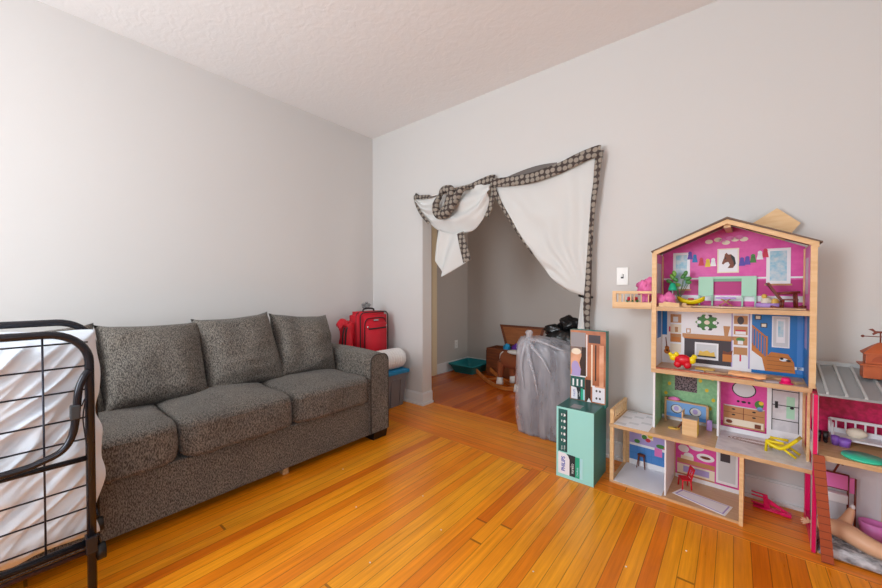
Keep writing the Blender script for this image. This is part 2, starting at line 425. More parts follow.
# wall behind the camera; two unseen window openings, right one added for fill
WINS = [(.85, 2.05), (2.75, 3.95)]
WZ0, WZ1 = .7, 2.25
b = MB(); xs = [-.15, WINS[0][0], WINS[0][1], WINS[1][0], WINS[1][1], XR + .15]
b.box(xs[0], xs[-1], YB - .15, YB, 0, WZ0, 'wall_paint'); b.box(xs[0], xs[-1], YB - .15, YB, WZ1, H, 'wall_paint')
for k in (0, 2, 4): b.box(xs[k], xs[k + 1], YB - .15, YB, WZ0, WZ1, 'wall_paint')
struct(b, 'wall_front')
RW = (-3.95, -2.7)
b = MB(); b.box(XR, XR + .15, YB, .14, 0, WZ0, 'wall_paint'); b.box(XR, XR + .15, YB, .14, WZ1, H, 'wall_paint'); b.box(XR, XR + .15, YB, RW[0], WZ0, WZ1, 'wall_paint'); b.box(XR, XR + .15, RW[1], .14, WZ0, WZ1, 'wall_paint'); struct(b, 'wall_right')
def window(n, T, w):
    mb = MB(); hh = WZ1 - WZ0
    for a, c, d, e in ((0, .05, 0, hh), (w - .05, w, 0, hh), (0, w, 0, .05), (0, w, hh - .05, hh), (0, w, hh / 2 - .02, hh / 2 + .02)):
        mb.box(a, c, -.05, 0, WZ0 + d, WZ0 + e, 'window_white', T=T)
    mb.box(-.08, w + .08, .12, .2, WZ0 - .06, WZ0, 'window_white', T=T)
    return struct(mb, 'window_%d' % n)
for k, (a, c) in enumerate(WINS): window(k + 1, Matrix.Translation((a, YB - .15, 0)), c - a)  # both out of view; the second is added for fill light
window(3, Matrix.Translation((XR + .15, RW[0], 0)) @ Matrix.Rotation(R(90), 4, 'Z'), RW[1] - RW[0])  # unseen right-wall window, added to brighten the room
# baseboards
def base(name, segs, h=.118):
    mb = MB()
    for (x0, y0, x1, y1, nx, ny) in segs:
        # run from (x0,y0) to (x1,y1), sticking out along (nx,ny)
        for t, za, zb in ((.014, 0, h - .012), (.009, h - .012, h), (.028, 0, .02)):
            xs_ = sorted((x0, x1)); ys_ = sorted((y0, y1))
            ax0, ax1 = (xs_[0], xs_[1]) if nx == 0 else sorted((x0, x0 + nx * t))
            ay0, ay1 = (ys_[0], ys_[1]) if ny == 0 else sorted((y0, y0 + ny * t))
            if nx == 0: ax0 -= 0 ; ax1 += (t if name == 'baseboard_back' and abs(x1 - JL) < .001 else 0)
            mb.box(ax0, ax1, ay0, ay1, za, zb, 'trim_white', bev=.002)
    return struct(mb, name)
base('baseboard_back', [(0, 0, JL, 0, 0, -1), (JL, 0, JL, WT, 1, 0), (JR, 0, 4.78, 0, 0, -1), (JR, 0, JR, WT, -1, 0)])
base('baseboard_left', [(0, YB, 0, 0, 1, 0)])
base('baseboard_far_left', [(.03, 1.03, .03, FD, 1, 0)], h=.13)
base('baseboard_far_back', [(.03, FD, FX, FD, 0, -1)], h=.13)
b = MB(); b.box(.03, .055, .93, 1.025, 0, 2.05, 'casing_tan', bev=.003); struct(b, 'trim_1')

def plate(name, label, T, toggle):
    t = thing(name, label, 'light switch' if toggle else 'wall outlet'); t.matrix_world = T
    mb = MB(); mb.box(-.035, .035, -.006, 0, -.057, .057, 'switch_white', bev=.003); mb.build('cover_plate', t)
    if toggle:
        mb = MB(); mb.box(-.005, .005, -.018, -.005, -.004, .014, 'switch_white', bev=.0015); mb.build('toggle', t)
        mb = MB(); mb.box(-.008, .008, -.0068, -.0058, -.014, .014, 'slot_dark'); mb.build('slot', t)
    else:
        for z in (-.022, .022):
            mb = MB(); mb.lathe([(.001, 0), (.016, 0), (.016, .002), (.001, .0022)], (0, 0, 0), 'switch_white', T=Matrix.Translation((0, -.006, z)) @ Matrix.Rotation(R(90), 4, 'X'))
            mb.box(-.007, -.005, -.0088, -.0078, z - .004, z + .006, 'slot_dark'); mb.box(.005, .007, -.0088, -.0078, z - .004, z + .006, 'slot_dark'); mb.build('receptacle', t)
plate('light_switch', 'white toggle light switch on the wall above the dollhouse balcony', Matrix.Translation((2.483, 0, 1.206)), True)
plate('wall_outlet', 'white electrical outlet low on the wall of the far room', Matrix.Translation((.03, 1.47, .345)) @ Matrix.Rotation(R(90), 4, 'Z'), False)

# ------------------------------------------------------------------ sofa
def puff(mb, cx, cy, cz, sx, sy, sz, m, n=4.5, crown=.0, lump=.0, seed=0, seg=18, T=None):
    """cushion: rounded box with crowned top"""
    tb = bmesh.new(); bmesh.ops.create_cube(tb, size=2); bmesh.ops.subdivide_edges(tb, edges=tb.edges[:], cuts=seg, use_grid_fill=True)
    for v in tb.verts:
        x, y, z = v.co
        k = (abs(x) ** n + abs(y) ** n + abs(z) ** n) ** (1 / n)
        x, y, z = x / k, y / k, z / k
        top = max(0, z); q = (1 - x * x) * (1 - y * y)
        p = Vector((cx + x * sx, cy + y * sy, cz + z * sz + crown * q * top - crown * .0 * q))
        d = noise.noise(Vector((p.x * 6 + seed, p.y * 6, p.z * 6))) * lump + noise.noise(Vector((p.x * 17, p.y * 17 + seed, p.z * 17))) * lump * .35
        v.co = p + Vector((x, y, z)).normalized() * d
    mb.merge(tb, m, T, smooth=True)
def pillow(mb, w, h, t, m, seed=0, n=26, lump=.012, T=None):
    """throw pillow shaped slab in local xz, thickness y; corners poke out as ears"""
    for side in (1, -1):
        P = []
        for a in range(n + 1):
            row = []
            for c in range(n + 1):
                u = -1 + 2 * a / n; v = -1 + 2 * c / n
                ix = 1 - .07 * (1 - abs(v) ** 2.2) * abs(u) ** 4; iz = 1 - .13 * (1 - abs(u) ** 2) * abs(v) ** 4
                x = u * w / 2 * ix; z = v * h / 2 * iz
                th = t / 2 * ((1 - abs(u) ** 2.6) ** .5) * ((1 - abs(v) ** 2.6) ** .5)
                f = noise.noise(Vector((x * 7 + seed, z * 7, side))) * lump + abs(noise.noise(Vector((x * 3 + seed, z * 16, side)))) * lump * .8
                edge = min(1, (1 - max(abs(u), abs(v))) * 5)
                row.append(Vector((x, side * -(th + f * edge), z)))
            P.append(row)
        if T is not None: P = [[T @ p for p in r_] for r_ in P]
        mb.quadgrid(P, m)
    bmesh.ops.remove_doubles(mb.bm, verts=mb.bm.verts[:], dist=.0008)

sofa = thing('sofa', 'long dark grey tweed sofa with plump seat and back cushions along the left wall', 'sofa', (.5, -1.7, 0))
SX, SY = -.5, 1.7
sy0, sy1 = -2.78, -.70
b = MB(); b.box(.06 + SX, .985 + SX, sy0 + .03 + SY, sy1 - .02 + SY, .048, .30, 'sofa_chenille', bev=.012); b.build('base', sofa)
b = MB(); b.box(.05 + SX, .30 + SX, sy0 + .06 + SY, sy1 - .06 + SY, .2, .80, 'sofa_chenille', bev=.04); b.build('back_frame', sofa)
def arm(y0, y1):
    mb = MB(); r = .055; z1 = .655
    prof = [(y0, .07)] + [(y0, z1 - r)] + [(p[0], p[1]) for p in arc(y0 + r, z1 - r, r, 180, 90, 6)][1:] + [(p[0], p[1]) for p in arc(y1 - r, z1 - r, r, 90, 0, 6)] + [(y1, .07)]
    N = 16; P = []
    for k in range(N + 1):
        x = .06 + (1.012 - .06) * k / N
        dz = .0 - .018 * ((x - .55) / .5) ** 2
        row = []
        for a, z in prof:
            s_ = 1 if k < N else .97
            mid = (y0 + y1) / 2
            zz = z + (dz if z > .3 else 0)
            row.append(Vector((x + SX + .004 * noise.noise(Vector((a * 9, z * 9, 3))), mid + (a - mid) * s_ + SY, zz if k < N else zz - .004)))
        P.append(row)
    V = mb.quadgrid(P, 'sofa_chenille', closed_v=True)
    for row in (V[0], V[-1]):
        f = mb.bm.faces.new(row); f.material_index = 0
    o = mb.build('arm', sofa)
    mb = MB(); pts = [(1.01 + SX, a + (.004 if a < (y0 + y1) / 2 else -.004) + SY, z - .016 if z > .3 else z) for a, z in prof]
    mb.tube(pts, .0045, 'sofa_piping', 6); mb.build('piping', o)
arm(-.875, -.70); arm(sy0, sy0 + .175)
for k, (y0, y1, crown) in enumerate(((-2.6, -2.03, .018), (-2.025, -1.455, .032), (-1.45, -.882, .02))):
    mb = MB(); puff(mb, .66 + SX, (y0 + y1) / 2 + SY, .395, .372, (y1 - y0) / 2 + .002, .1, 'sofa_chenille', n=9, crown=crown, lump=.012, seed=k * 5)
    o = mb.build('seat_cushion', sofa)
    mb = MB()
    ya, yb = y0 + .02 + SY, y1 - .02 + SY
    mb.tube(spline([(1.022 + SX, ya, .455), (1.03 + SX, (ya + yb) / 2, .462), (1.022 + SX, yb, .455)], 12), .003, 'sofa_chenille', 6); mb.build('seam', o)
bc = [(-2.475, .48, .485, -3, .58), (-2.005, .50, .48, 1, .565), (-1.545, .49, .50, -3, .56), (-1.09, .475, .48, 5, .58)]
for k, (yc, w, h, rot, xb) in enumerate(bc):
    mb = MB()
    T = Matrix.Translation((.475 + SX, yc + SY, .452 + h / 2)) @ Matrix.Rotation(R(90), 4, 'Z') @ Matrix.Rotation(R(-24), 4, 'X') @ Matrix.Rotation(R(rot), 4, 'Y')
    pillow(mb, w, h + .03, .25, 'sofa_chenille', seed=k * 7 + 1, lump=.027, T=T)
    mb.build('back_cushion', sofa)
for x, y in ((.93, -.76), (.93, -2.7), (.15, -.76), (.15, -2.7)):
    mb = MB(); mb.prism([(x - .06 + SX, 0), (x + .055 + SX, 0), (x + .075 + SX, .074), (x - .06 + SX, .074)], y - .07 + SY, y + .055 + SY, 'black_wood'); mb.build('leg', sofa)
mb = MB(); mb.box(.89 + SX, .95 + SX, -1.5 + SY, -1.465 + SY, 0, .05, 'raw_wood', bev=.002); o = mb.build('center_leg', sofa); o['label'] = 'pale raw wood center leg'

# ------------------------------------------------------------------ folding bed
bed = thing('folding_bed', 'black metal rollaway bed folded upright in front of the sofa', 'folding bed', (1.35, -2.8, 0))
def rel(x, y, z): return (x - 1.35, y + 2.8, z)
def rail(x, y_out, ztop, z0, r, m, nm, ym=-3.3, cr=.10):
    pts = [rel(x, y_out, z0), rel(x, y_out, ztop - cr)] + [rel(x, y_out - cr + cr * math.cos(R(a)), ztop - cr + cr * math.sin(R(a))) for a in range(10, 91, 10)] + [rel(x, ym + cr, ztop)]
    pts += [rel(x, ym + cr - cr * math.sin(R(a)), ztop - cr + cr * math.cos(R(a))) for a in range(10, 91, 10)] + [rel(x, ym, z0)]
    mb = MB(); mb.tube(pts, r, m, 12); return mb.build(nm, bed)
rail(1.35, -2.378, .978, 0.0, .0125, 'bed_metal', 'end_frame')
rail(1.10, -2.338, 1.0, .12, .0125, 'bed_metal', 'end_frame')
mb = MB(); mb.tube([rel(1.35, -2.38, .262), rel(1.35, -3.3, .262)], .012, 'bed_metal', 10); mb.tube([rel(1.36, -2.38, .236), rel(1.36, -3.3, .236)], .008, 'bed_brown', 10); mb.build('lower_rail', bed)
mb = MB(); mb.tube([rel(1.35, -2.38, .552), rel(1.35, -3.3, .552)], .009, 'bed_metal', 10); mb.build('middle_rail', bed)
mb = MB(); mb.tube([rel(1.1, -2.35, .25), rel(1.1, -3.3, .25)], .012, 'bed_metal', 10); mb.build('lower_rail', bed)
mb = MB()
for z in (.945, .865, .785, .69, .617, .458, .38, .302): mb.tube([rel(1.345, -2.38, z), rel(1.345, -3.3, z)], .0028, 'wire', 6)
for y in (-2.484, -2.70, -2.92, -3.14): mb.tube([rel(1.349, y, .262), rel(1.349, y, .968)], .0028, 'wire', 6)
mb.build('wire_grid', bed)
mb = MB(); mb.tube(spline([rel(1.365, -2.382, .85), rel(1.37, -2.394, .83), rel(1.375, -2.407, .79), rel(1.375, -2.413, .72), rel(1.375, -2.422, .65), rel(1.375, -2.445, .605), rel(1.375, -2.49, .585), rel(1.375, -2.57, .573), rel(1.375, -2.9, .57)], 40), .0105, 'bed_metal', 10); mb.build('leg_brace', bed)
mb = MB(); mb.box(*[c for c in (.012, .04)], .372, .396, .70, .745, 'clip', bev=.004); mb.build('brace_clip', bed)
mb = MB(); mb.tube(spline([rel(1.37, -2.40, .735), rel(1.37, -2.39, .76), rel(1.372, -2.397, .70), rel(1.372, -2.393, .64), rel(1.372, -2.39, .61)], 16), .002, 'wire', 6); mb.build('cable_tie', bed)
for x, y in ((1.32, -2.35),(1.12, -2.33)):
    mb = MB(); mb.tube([rel(x, y - .02, .2), rel(x, y + .01, .2)], .028, 'black_plastic', 16); mb.build('caster_wheel', bed)
    mb = MB(); mb.tube([rel(x, y - .005, .2), rel(x, y - .01, .26), rel(1.35 if x > 1.2 else 1.1, y - .03, .262)], .007, 'bed_metal', 8); mb.build('caster_fork', bed)
for dx in (0,):
    mb = MB(); mb.box(-.02, .02, .405, .435, .225, .285, 'bed_metal', bev=.005); mb.build('bracket', bed)
mb = MB(); mb.tube([rel(1.35, -2.38, .255), rel(1.1, -2.35, .255)], .009, 'bed_metal', 8); mb.build('hinge_bar', bed); mb = MB(); mb.tube([rel(1.35, -3.3, .255), rel(1.1, -3.3, .255)], .009, 'bed_metal', 8); mb.build('hinge_bar', bed)

# mattress folded inside, with pleats under the grid
mb = MB(); n1, n2 = 170, 140
def mat_face(x, sgn):
    P = []
    for a in range(n1 + 1):
        row = []
        for c in range(n2 + 1):
            u = a / n1; v = c / n2
            y = -3.28 + (3.28 - 2.362) * u; z = .243 + (.95 - .243) * v
            e = min(u, 1 - u, .12) / .12; e2 = min(v, 1 - v, .1) / .1
            rr = (1 - (1 - e) ** 2) ** .5 * (1 - (1 - e2) ** 2) ** .5
            f = .012 * noise.noise(Vector((y * 5, z * 5, 1.3 + sgn))) + .045 * (.4 - abs(noise.noise(Vector(((z - 1.0 * y) * 14, (z + y) * 2.2, 2 + sgn)))))  + .018 * noise.noise(Vector(((z - .9 * y) * 34, (y + z) * 4, 7 + sgn)))
            row.append(Vector((x + sgn * (.055 * rr - .02) + f * rr * sgn, y + .02 * noise.noise(Vector((z * 8, 1, 1))), z)))
        P.append(row)
    return P
F1 = mat_face(1.262, 1); F2 = mat_face(1.16, -1)
mb.quadgrid(F1, 'sheet_white'); mb.quadgrid(F2, 'sheet_white')
# sides bulging between both faces
def loop(F): return [F[0][c] for c in range(n2)] + [F[a][n2] for a in range(n1)] + [F[n1][c] for c in range(n2, 0, -1)] + [F[a][0] for a in range(n1, 0, -1)]
A, B_ = loop(F1), loop(F2); rows = [A]; cen = Vector((0, -2.8, .62))
for k in range(1, 7):
    t = k / 7; rows.append([])
    for p, q in zip(A, B_):
        m_ = p.lerp(q, t); d = Vector((0, m_.y - cen.y, m_.z - cen.z)); d.y = max(-1, min(1, d.y / .45)); d.z = max(-1, min(1, d.z / .33))
        dd = Vector((0, d.y ** 5, d.z ** 5))
        rows[-1].append(m_ + dd * (.028 * math.sin(PI * t) * (1 + .5 * noise.noise(m_ * 12))))
rows.append(B_); mb.quadgrid(rows, 'sheet_white', closed_v=True)
bmesh.ops.remove_doubles(mb.bm, verts=mb.bm.verts[:], dist=.0005)
mt = mb.build('mattress', None); tag(mt, 'mattress in a rumpled white sheet folded inside the black metal bed', 'mattress')
mt['label'] = 'folded mattress in a rumpled white sheet held inside the black bed frame'

# ------------------------------------------------------------------ storage tote, suitcase, red bag, bedding roll
tote = thing('storage_tote', 'grey plastic storage tote with a blue lid in the corner', 'storage box', (.385, -.34, 0))
mb = MB()
def taper(mb, x, y, z0, z1, k, m, bev=.02, n=10):
    rows = []
    for z, s_ in ((z0, k), (z0 + .01, k + .01), (z1, 1.0), (z1, .97), (z1 - .01, .965)):
        prof = []
        for (cx, cy, a0) in ((x - bev, y - bev, 0), (-x + bev, y - bev, 90), (-x + bev, -y + bev, 180), (x - bev, -y + bev, 270)):
            prof += arc(cx, cy, bev, a0, a0 + 90, 4)
        rows.append([Vector((px * s_, py * s_, z)) for px, py in prof])
    V = mb.quadgrid(rows, m, closed_v=True, smooth=False)
    f = mb.bm.faces.new(V[0]); f.material_index = mb.mi(m); f = mb.bm.faces.new(V[-1]); f.material_index = mb.mi(m)
taper(mb, .2, .29, 0, .32, .86, 'grey_tote')
for y in (-.2, -.08, .08, .2): mb.box(.178, .193, y - .012, y + .012, .02, .27, 'grey_tote', T=Matrix.Rotation(R(3), 4, 'Y') @ Matrix.Translation((-.008, 0, 0)))
mb.build('tub', tote)
mb = MB(); mb.box(-.21, .21, -.3, .3, .31, .345, 'blue_lid', bev=.01); mb.box(-.19, .19, -.28, .28, .34, .352, 'blue_lid', bev=.004); mb.build('lid', tote)
mb = MB(); mb.box(.186, .205, .08, .2, .255, .27, 'grey_tote', bev=.004); mb.build('handle', tote)

case = thing('suitcase', 'red upright carry-on suitcase with black piping standing on the tote', 'suitcase', (.265, -.280, .3535), R(2))
mb = MB(); tb = bmesh.new(); bmesh.ops.create_cube(tb, size=1)
for v in tb.verts: v.co = Vector((v.co.x * .2, v.co.y * .36, .275 + v.co.z * .55))
bmesh.ops.bevel(tb, geom=tb.edges[:], offset=.035, segments=5, affect='EDGES'); mb.merge(tb, 'red_fabric', smooth=True); mb.build('body', case)
def rr_path(y, z0, z1, r, x):
    P = [(x, py, pz) for py, pz in arc(y - r, z1 - r, r, 0, 90, 5)] + [(x, py, pz) for py, pz in arc(-y + r, z1 - r, r, 90, 180, 5)] + [(x, py, pz) for py, pz in arc(-y + r, z0 + r, r, 180, 270, 5)] + [(x, py, pz) for py, pz in arc(y - r, z0 + r, r, 270, 360, 5)]
    return P
mb = MB(); mb.tube(rr_path(.176, .004, .546, .045, .088), .0055, 'dark_strap', 8, closed=True); mb.tube(rr_path(.178, .002, .548, .04, .03), .004, 'dark_strap', 8, closed=True); mb.build('piping', case)
mb = MB(); tb = bmesh.new(); bmesh.ops.create_cube(tb, size=1)
for v in tb.verts: v.co = Vector((.112 + v.co.x * .03, v.co.y * .27, .24 + v.co.z * .42))
bmesh.ops.bevel(tb, geom=tb.edges[:], offset=.013, segments=3, affect='EDGES'); mb.merge(tb, 'red_fabric', smooth=True); mb.build('front_pocket', case)
mb = MB(); mb.tube(rr_path(.138, .035, .49, .06, .102), .004, 'dark_strap', 8, closed=True); mb.build('pocket_piping', case)
mb = MB(); mb.box(.126, .131, -.11, .11, .385, .398, 'dark_strap'); mb.build('strap', case)
mb = MB(); mb.box(.102, .109, -.03, .03, .462, .476, 'silver'); mb.build('badge', case)
for y in (-.12, .12):
    mb = MB(); mb.ball((.128, y, .41), (.006, .008, .012), 'silver', 8); mb.build('zipper_pull', case)
mb = MB(); mb.tube(spline([(.0, -.07, .548), (.0, -.06, .572), (0, 0, .578), (0, .06, .572), (0, .07, .548)], 16), .008, 'dark_strap', 8); mb.build('handle', case)
toy = MB()
for c, r_ in (((0, 0, .012), (.028, .04, .018)), ((.008, .03, .03), (.02, .02, .018)), ((-.01, -.02, .036), (.022, .02, .02)), ((.0, .005, .05), (.016, .014, .014))): toy.ball(c, r_, 'grey_plush', 10, lump=.3)
o = toy.build('plush_toy', None, (.245, -.34, .93)); tag(o, 'small grey stuffed toy sitting on top of the red suitcase', 'stuffed toy')
o.location = (.25, -.30, .932)

bag = thing('red_bag', 'crumpled bright red nylon bag with black straps behind the sofa arm', 'bag', (.275, -.548, .354))
mb = MB(); P = []
for a in range(15):
    v = a / 14; z = .0 + .45 * v; row = []
    wx = .066 * (1 - .15 * v); wy = .056 * (1 + .15 * v)
    for q in range(28):
        th = 2 * PI * q / 28; p = Vector((wx * math.cos(th), wy * math.sin(th), z))
        d = .028 * noise.noise(Vector((p.x * 18, p.y * 18, z * 9))) + .012 * noise.noise(Vector((p.x * 40, p.y * 40, z * 20)))
        if v > .9: wob = .06 * noise.noise(Vector((math.cos(th) * 1.7, math.sin(th) * 1.7, 5)))
        else: wob = 0
        row.append(Vector((p.x * (1 + d * 8), p.y * (1 + d * 8), z + wob)))
    P.append(row)
V = mb.quadgrid(P, 'red_bright', closed_v=True); f = mb.bm.faces.new(V[0]); f = mb.bm.faces.new(V[-1]); mb.build('bag_body', bag)
mb = MB(); P = []
for a in range(9):
    row = []
    for q in range(9):
        u, v = a / 8, q / 8
        row.append(Vector((.0 + .05 * v, -.11 + .13 * u, .45 - .05 * v + .03 * noise.noise(Vector((u * 5, v * 5, 2))) + .04 * math.sin(u * PI))))
    P.append(row)
mb.quadgrid(P, 'red_bright'); o = mb.build('flap', bag); solid(o, .01)
for y in (-.085, -.055):
    mb = MB(); mb.tube(spline([(.06, y + .02, .42), (.075, y - .006, .36), (.07, y - .012, .2), (.06, y - .012, .03)], 12), .007, 'dark_strap', 8); mb.build('strap', bag)

mb = MB(); P = []
for a in range(145):
    t = a / 144; y = -.23 + .44 * t; e = min(t, 1 - t) * 2
    rad = .095 * min(1, (1 - (1 - min(1, e * 3.2)) ** 2) ** .5) + .001
    rad *= 1 + .045 * abs(math.sin(t * 45)) - .02
    P.append([Vector((rad * 1.05 * math.cos(2 * PI * q / 24) * (1 + .03 * noise.noise(Vector((q, t * 9, 0)))), y, .08 + rad * math.sin(2 * PI * q / 24))) for q in range(24)])
V = mb.quadgrid(P, 'white_cloth', closed_v=True); mb.bm.faces.new(V[0]); mb.bm.faces.new(V[-1])
o = mb.build('bedding_roll', None, (.492, -.25, .368)); tag(o, 'white rolled bedding with tight ribs lying on the blue tote lid', 'bedding roll')

# ------------------------------------------------------------------ curtains over the doorway
def coons(top, bot, nu, nv, fold, m, mb):
    T_ = spline([(p[0], 0, p[1]) for p in top], nu); B2 = spline([(p[0], 0, p[1]) for p in bot], nu); P = []
    for a in range(nu + 1):
        row = []
        for c in range(nv + 1):
            v = c / nv; p = T_[a].lerp(B2[a], v); p.y = fold(a / nu, v, p); row.append(p)
        P.append(row)
    mb.quadgrid(P, m); return P
def ribbon(mb, pts, w0, m, yoff=-.004, n=40, wob=0):
    S = spline(pts, n); P = []
    for k, p in enumerate(S):
        t = (S[min(k + 1, n)] - S[max(k - 1, 0)]).normalized(); nrm = Vector((-t.z, 0, t.x)).normalized()
        w = w0(k / n) if callable(w0) else w0
        P.append([p + nrm * w * (s_ - .5) + Vector((0, yoff + .004 * math.sin(s_ * PI) * -1 + wob * noise.noise(p * 9), 0)) for s_ in (0, .25, .5, .75, 1)])
    mb.quadgrid(P, m)
cr = thing('curtain', 'large white curtain panel with dark circle-print trim pinned over the doorway right side', 'curtain', (2.0, -.045, 1.5))
mb = MB()
top = [(1.552, 1.965), (1.69, 1.945), (1.85, 1.945), (2.07, 1.965), (2.2, 1.998), (2.345, 2.02)]
bot = [(1.556, 1.93), (1.64, 1.76), (1.80, 1.51), (1.98, 1.262), (2.12, 1.128), (2.285, 1.072)]
def fr(u, v, p):
    d = Vector((p.x - 2.26, p.z - 1.07)); ang = math.atan2(d.y, d.x); r_ = d.length
    return -.012 - .016 * min(1, r_ * 3) * (1 + math.sin(ang * 22 + 3 * noise.noise(Vector((p.x * 4, p.z * 4, 0))))) * (.35 + .65 * (1 - min(1, r_ / 1.1))) - .022 * math.exp(-(r_ / .35) ** 2) - .01 * noise.noise(Vector((p.x * 6, p.z * 3, 1)))
Pm = coons(top, bot, 60, 44, fr, 'curtain_white', mb)
o = mb.build('panel', cr); o.location = (-2.0, .02, -1.5); solid(o, .003)
mb = MB()
ribbon(mb, [(1.535, -.03, 1.972), (1.66, -.034, 1.955), (1.80, -.034, 1.945), (1.93, -.034, 1.948), (2.09, -.034, 1.972), (2.22, -.034, 2.008), (2.335, -.034, 2.03), (2.362, -.034, 2.03)], lambda t: .066 + .012 * math.sin(t * 3), 'curtain_trim', wob=.006)
o = mb.build('top_trim', cr); o.location = (-2.0, .01, -1.5); solid(o, .004)
mb = MB()
ribbon(mb, [(1.64, -.015, 1.99), (1.78, -.015, 1.995), (1.93, -.015, 2.008), (2.06, -.015, 2.02)], lambda t: .05 * math.sin(PI * t) + .01, 'trim_back'); o = mb.build('folded_edge', cr); o.location = (-2.0, .02, -1.5); solid(o, .003)
mb = MB()
ribbon(mb, [(2.355, -.03, 2.03), (2.335, -.03, 1.85), (2.31, -.03, 1.6), (2.296, -.03, 1.35), (2.286, -.03, 1.09), (2.278, -.03, .95), (2.286, -.03, .80), (2.29, -.03, .74)], lambda t: .05 - .02 * abs(math.sin(t * 5)), 'curtain_trim', wob=.012)
o = mb.build('side_trim', cr); o.location = (-2.0, .01, -1.5); solid(o, .004)
mb = MB()
ribbon(mb, [(1.548, -.02, 1.93), (1.60, -.02, 1.815), (1.70, -.02, 1.65), (1.80, -.02, 1.495), (1.88, -.02, 1.385)], lambda t: .032 * (1 - t) + .006, 'curtain_trim'); o = mb.build('hem_trim', cr); o.location = (-2.0, .012, -1.5); solid(o, .003)
mb = MB(); P = []
for a in range(20):
    t = a / 19; z = 1.085 - .33 * t; row = []
    for q in range(9):
        s_ = q / 8; row.append(Vector((2.262 - .034 * (.5 + t * .9) * (1 - s_ * 2) * 1.0 - .012, -.02 - .008 * math.sin(s_ * 14 + t), z)))
    P.append(row)
mb.quadgrid(P, 'curtain_white'); o = mb.build('tail', cr); o.location = (-2.0, .03, -1.5); solid(o, .004)
mb = MB(); mb.tube([(2.215, -.03, 1.078), (2.25, -.05, 1.070), (2.29, -.045, 1.065), (2.3, -.02, 1.066)], .008, 'black_plastic', 8); o = mb.build('tie_cord', cr); o.location = (-2.0, .045, -1.5)

cl = thing('curtain', 'small white curtain bunched into a knot over the doorway left side', 'curtain', (1.1, -.045, 1.8))
def put(o, y=.0): o.location = (-1.1, .045 + y, -1.8)
mb = MB()
top = [(.70, 1.975), (.80, 1.96), (.98, 1.965), (1.27, 1.975), (1.40, 1.985), (1.515, 1.975)]
bot = [(.735, 1.925), (.84, 1.765), (.96, 1.655), (1.17, 1.60), (1.38, 1.64), (1.515, 1.82)]
def fl(u, v, p): return -.04 - .05 * math.sin(PI * v) - .016 * math.sin(v * 16 + u * 5 + 2 * noise.noise(Vector((p.x * 5, p.z * 5, 0)))) * math.sin(PI * min(1, v * 1.2)) + .02 * noise.noise(Vector((p.x * 9, p.z * 9, 4)))
coons(top, bot, 50, 36, fl, 'curtain_white', mb); o = mb.build('swag', cl); put(o); solid(o, .004)
mb = MB()
topt = [(.985, 1.66), (1.05, 1.63), (1.16, 1.61), (1.262, 1.605)]; bott = [(.955, 1.375), (1.015, 1.265), (1.045, 1.235), (1.30, 1.365)]
coons(topt, bott, 20, 24, lambda u, v, p: -.065 - .02 * math.sin(u * 9 + v * 2), 'curtain_white', mb); o = mb.build('tail', cl); put(o); solid(o, .004)
mb = MB()
ribbon(mb, [(.65, -.02, 2.02), (.70, -.02, 1.99), (.76, -.02, 1.985), (.84, -.02, 1.975)], lambda t: .062 - .015 * t, 'curtain_trim'); o = mb.build('corner_trim', cl); put(o); solid(o, .004)
mb = MB()
ribbon(mb, [(.66, -.03, 2.02), (.70, -.05, 1.93), (.78, -.07, 1.82), (.89, -.09, 1.72)], lambda t: .036 - .014 * t, 'curtain_trim'); o = mb.build('edge_trim', cl); put(o); solid(o, .004)
mb = MB()
ribbon(mb, [(.97, -.03, 1.995), (1.15, -.03, 1.992), (1.3, -.04, 1.985), (1.40, -.04, 2.0), (1.5, -.045, 2.01), (1.545, -.045, 2.0)], lambda t: .022 + .06 * t, 'curtain_trim', wob=.01); o = mb.build('top_trim', cl); put(o); solid(o, .004)
mb = MB()
ribbon(mb, [(1.53, -.05, 1.99), (1.54, -.05, 1.90), (1.525, -.05, 1.80), (1.485, -.05, 1.71)], lambda t: .04, 'curtain_trim', wob=.01); o = mb.build('side_trim', cl); put(o, -.005); solid(o, .004)
mb = MB()
mb.tube(spline([(1.05, -.13, 1.93), (1.02, -.15, 1.86), (1.03, -.15, 1.79), (1.08, -.15, 1.76), (1.16, -.15, 1.79), (1.22, -.15, 1.86), (1.28, -.14, 1.94), (1.31, -.12, 1.96)], 30), [.022 + .018 * math.sin(PI * k / 30) for k in range(31)], 'curtain_trim', 10)
mb.tube(spline([(1.045, -.12, 1.94), (1.10, -.14, 1.975), (1.18, -.14, 1.96), (1.16, -.15, 1.87), (1.10, -.16, 1.78)], 20), [.018 + .018 * math.sin(PI * k / 20) for k in range(21)], 'curtain_trim', 10)
o = mb.build('knot', cl); put(o)
mb = MB()
ribbon(mb, [(1.245, -.09, 1.60), (1.27, -.09, 1.5), (1.295, -.09, 1.42), (1.315, -.09, 1.355)], lambda t: .07 + .012 * t, 'curtain_trim'); o = mb.build('tail_trim', cl); put(o); solid(o, .004)

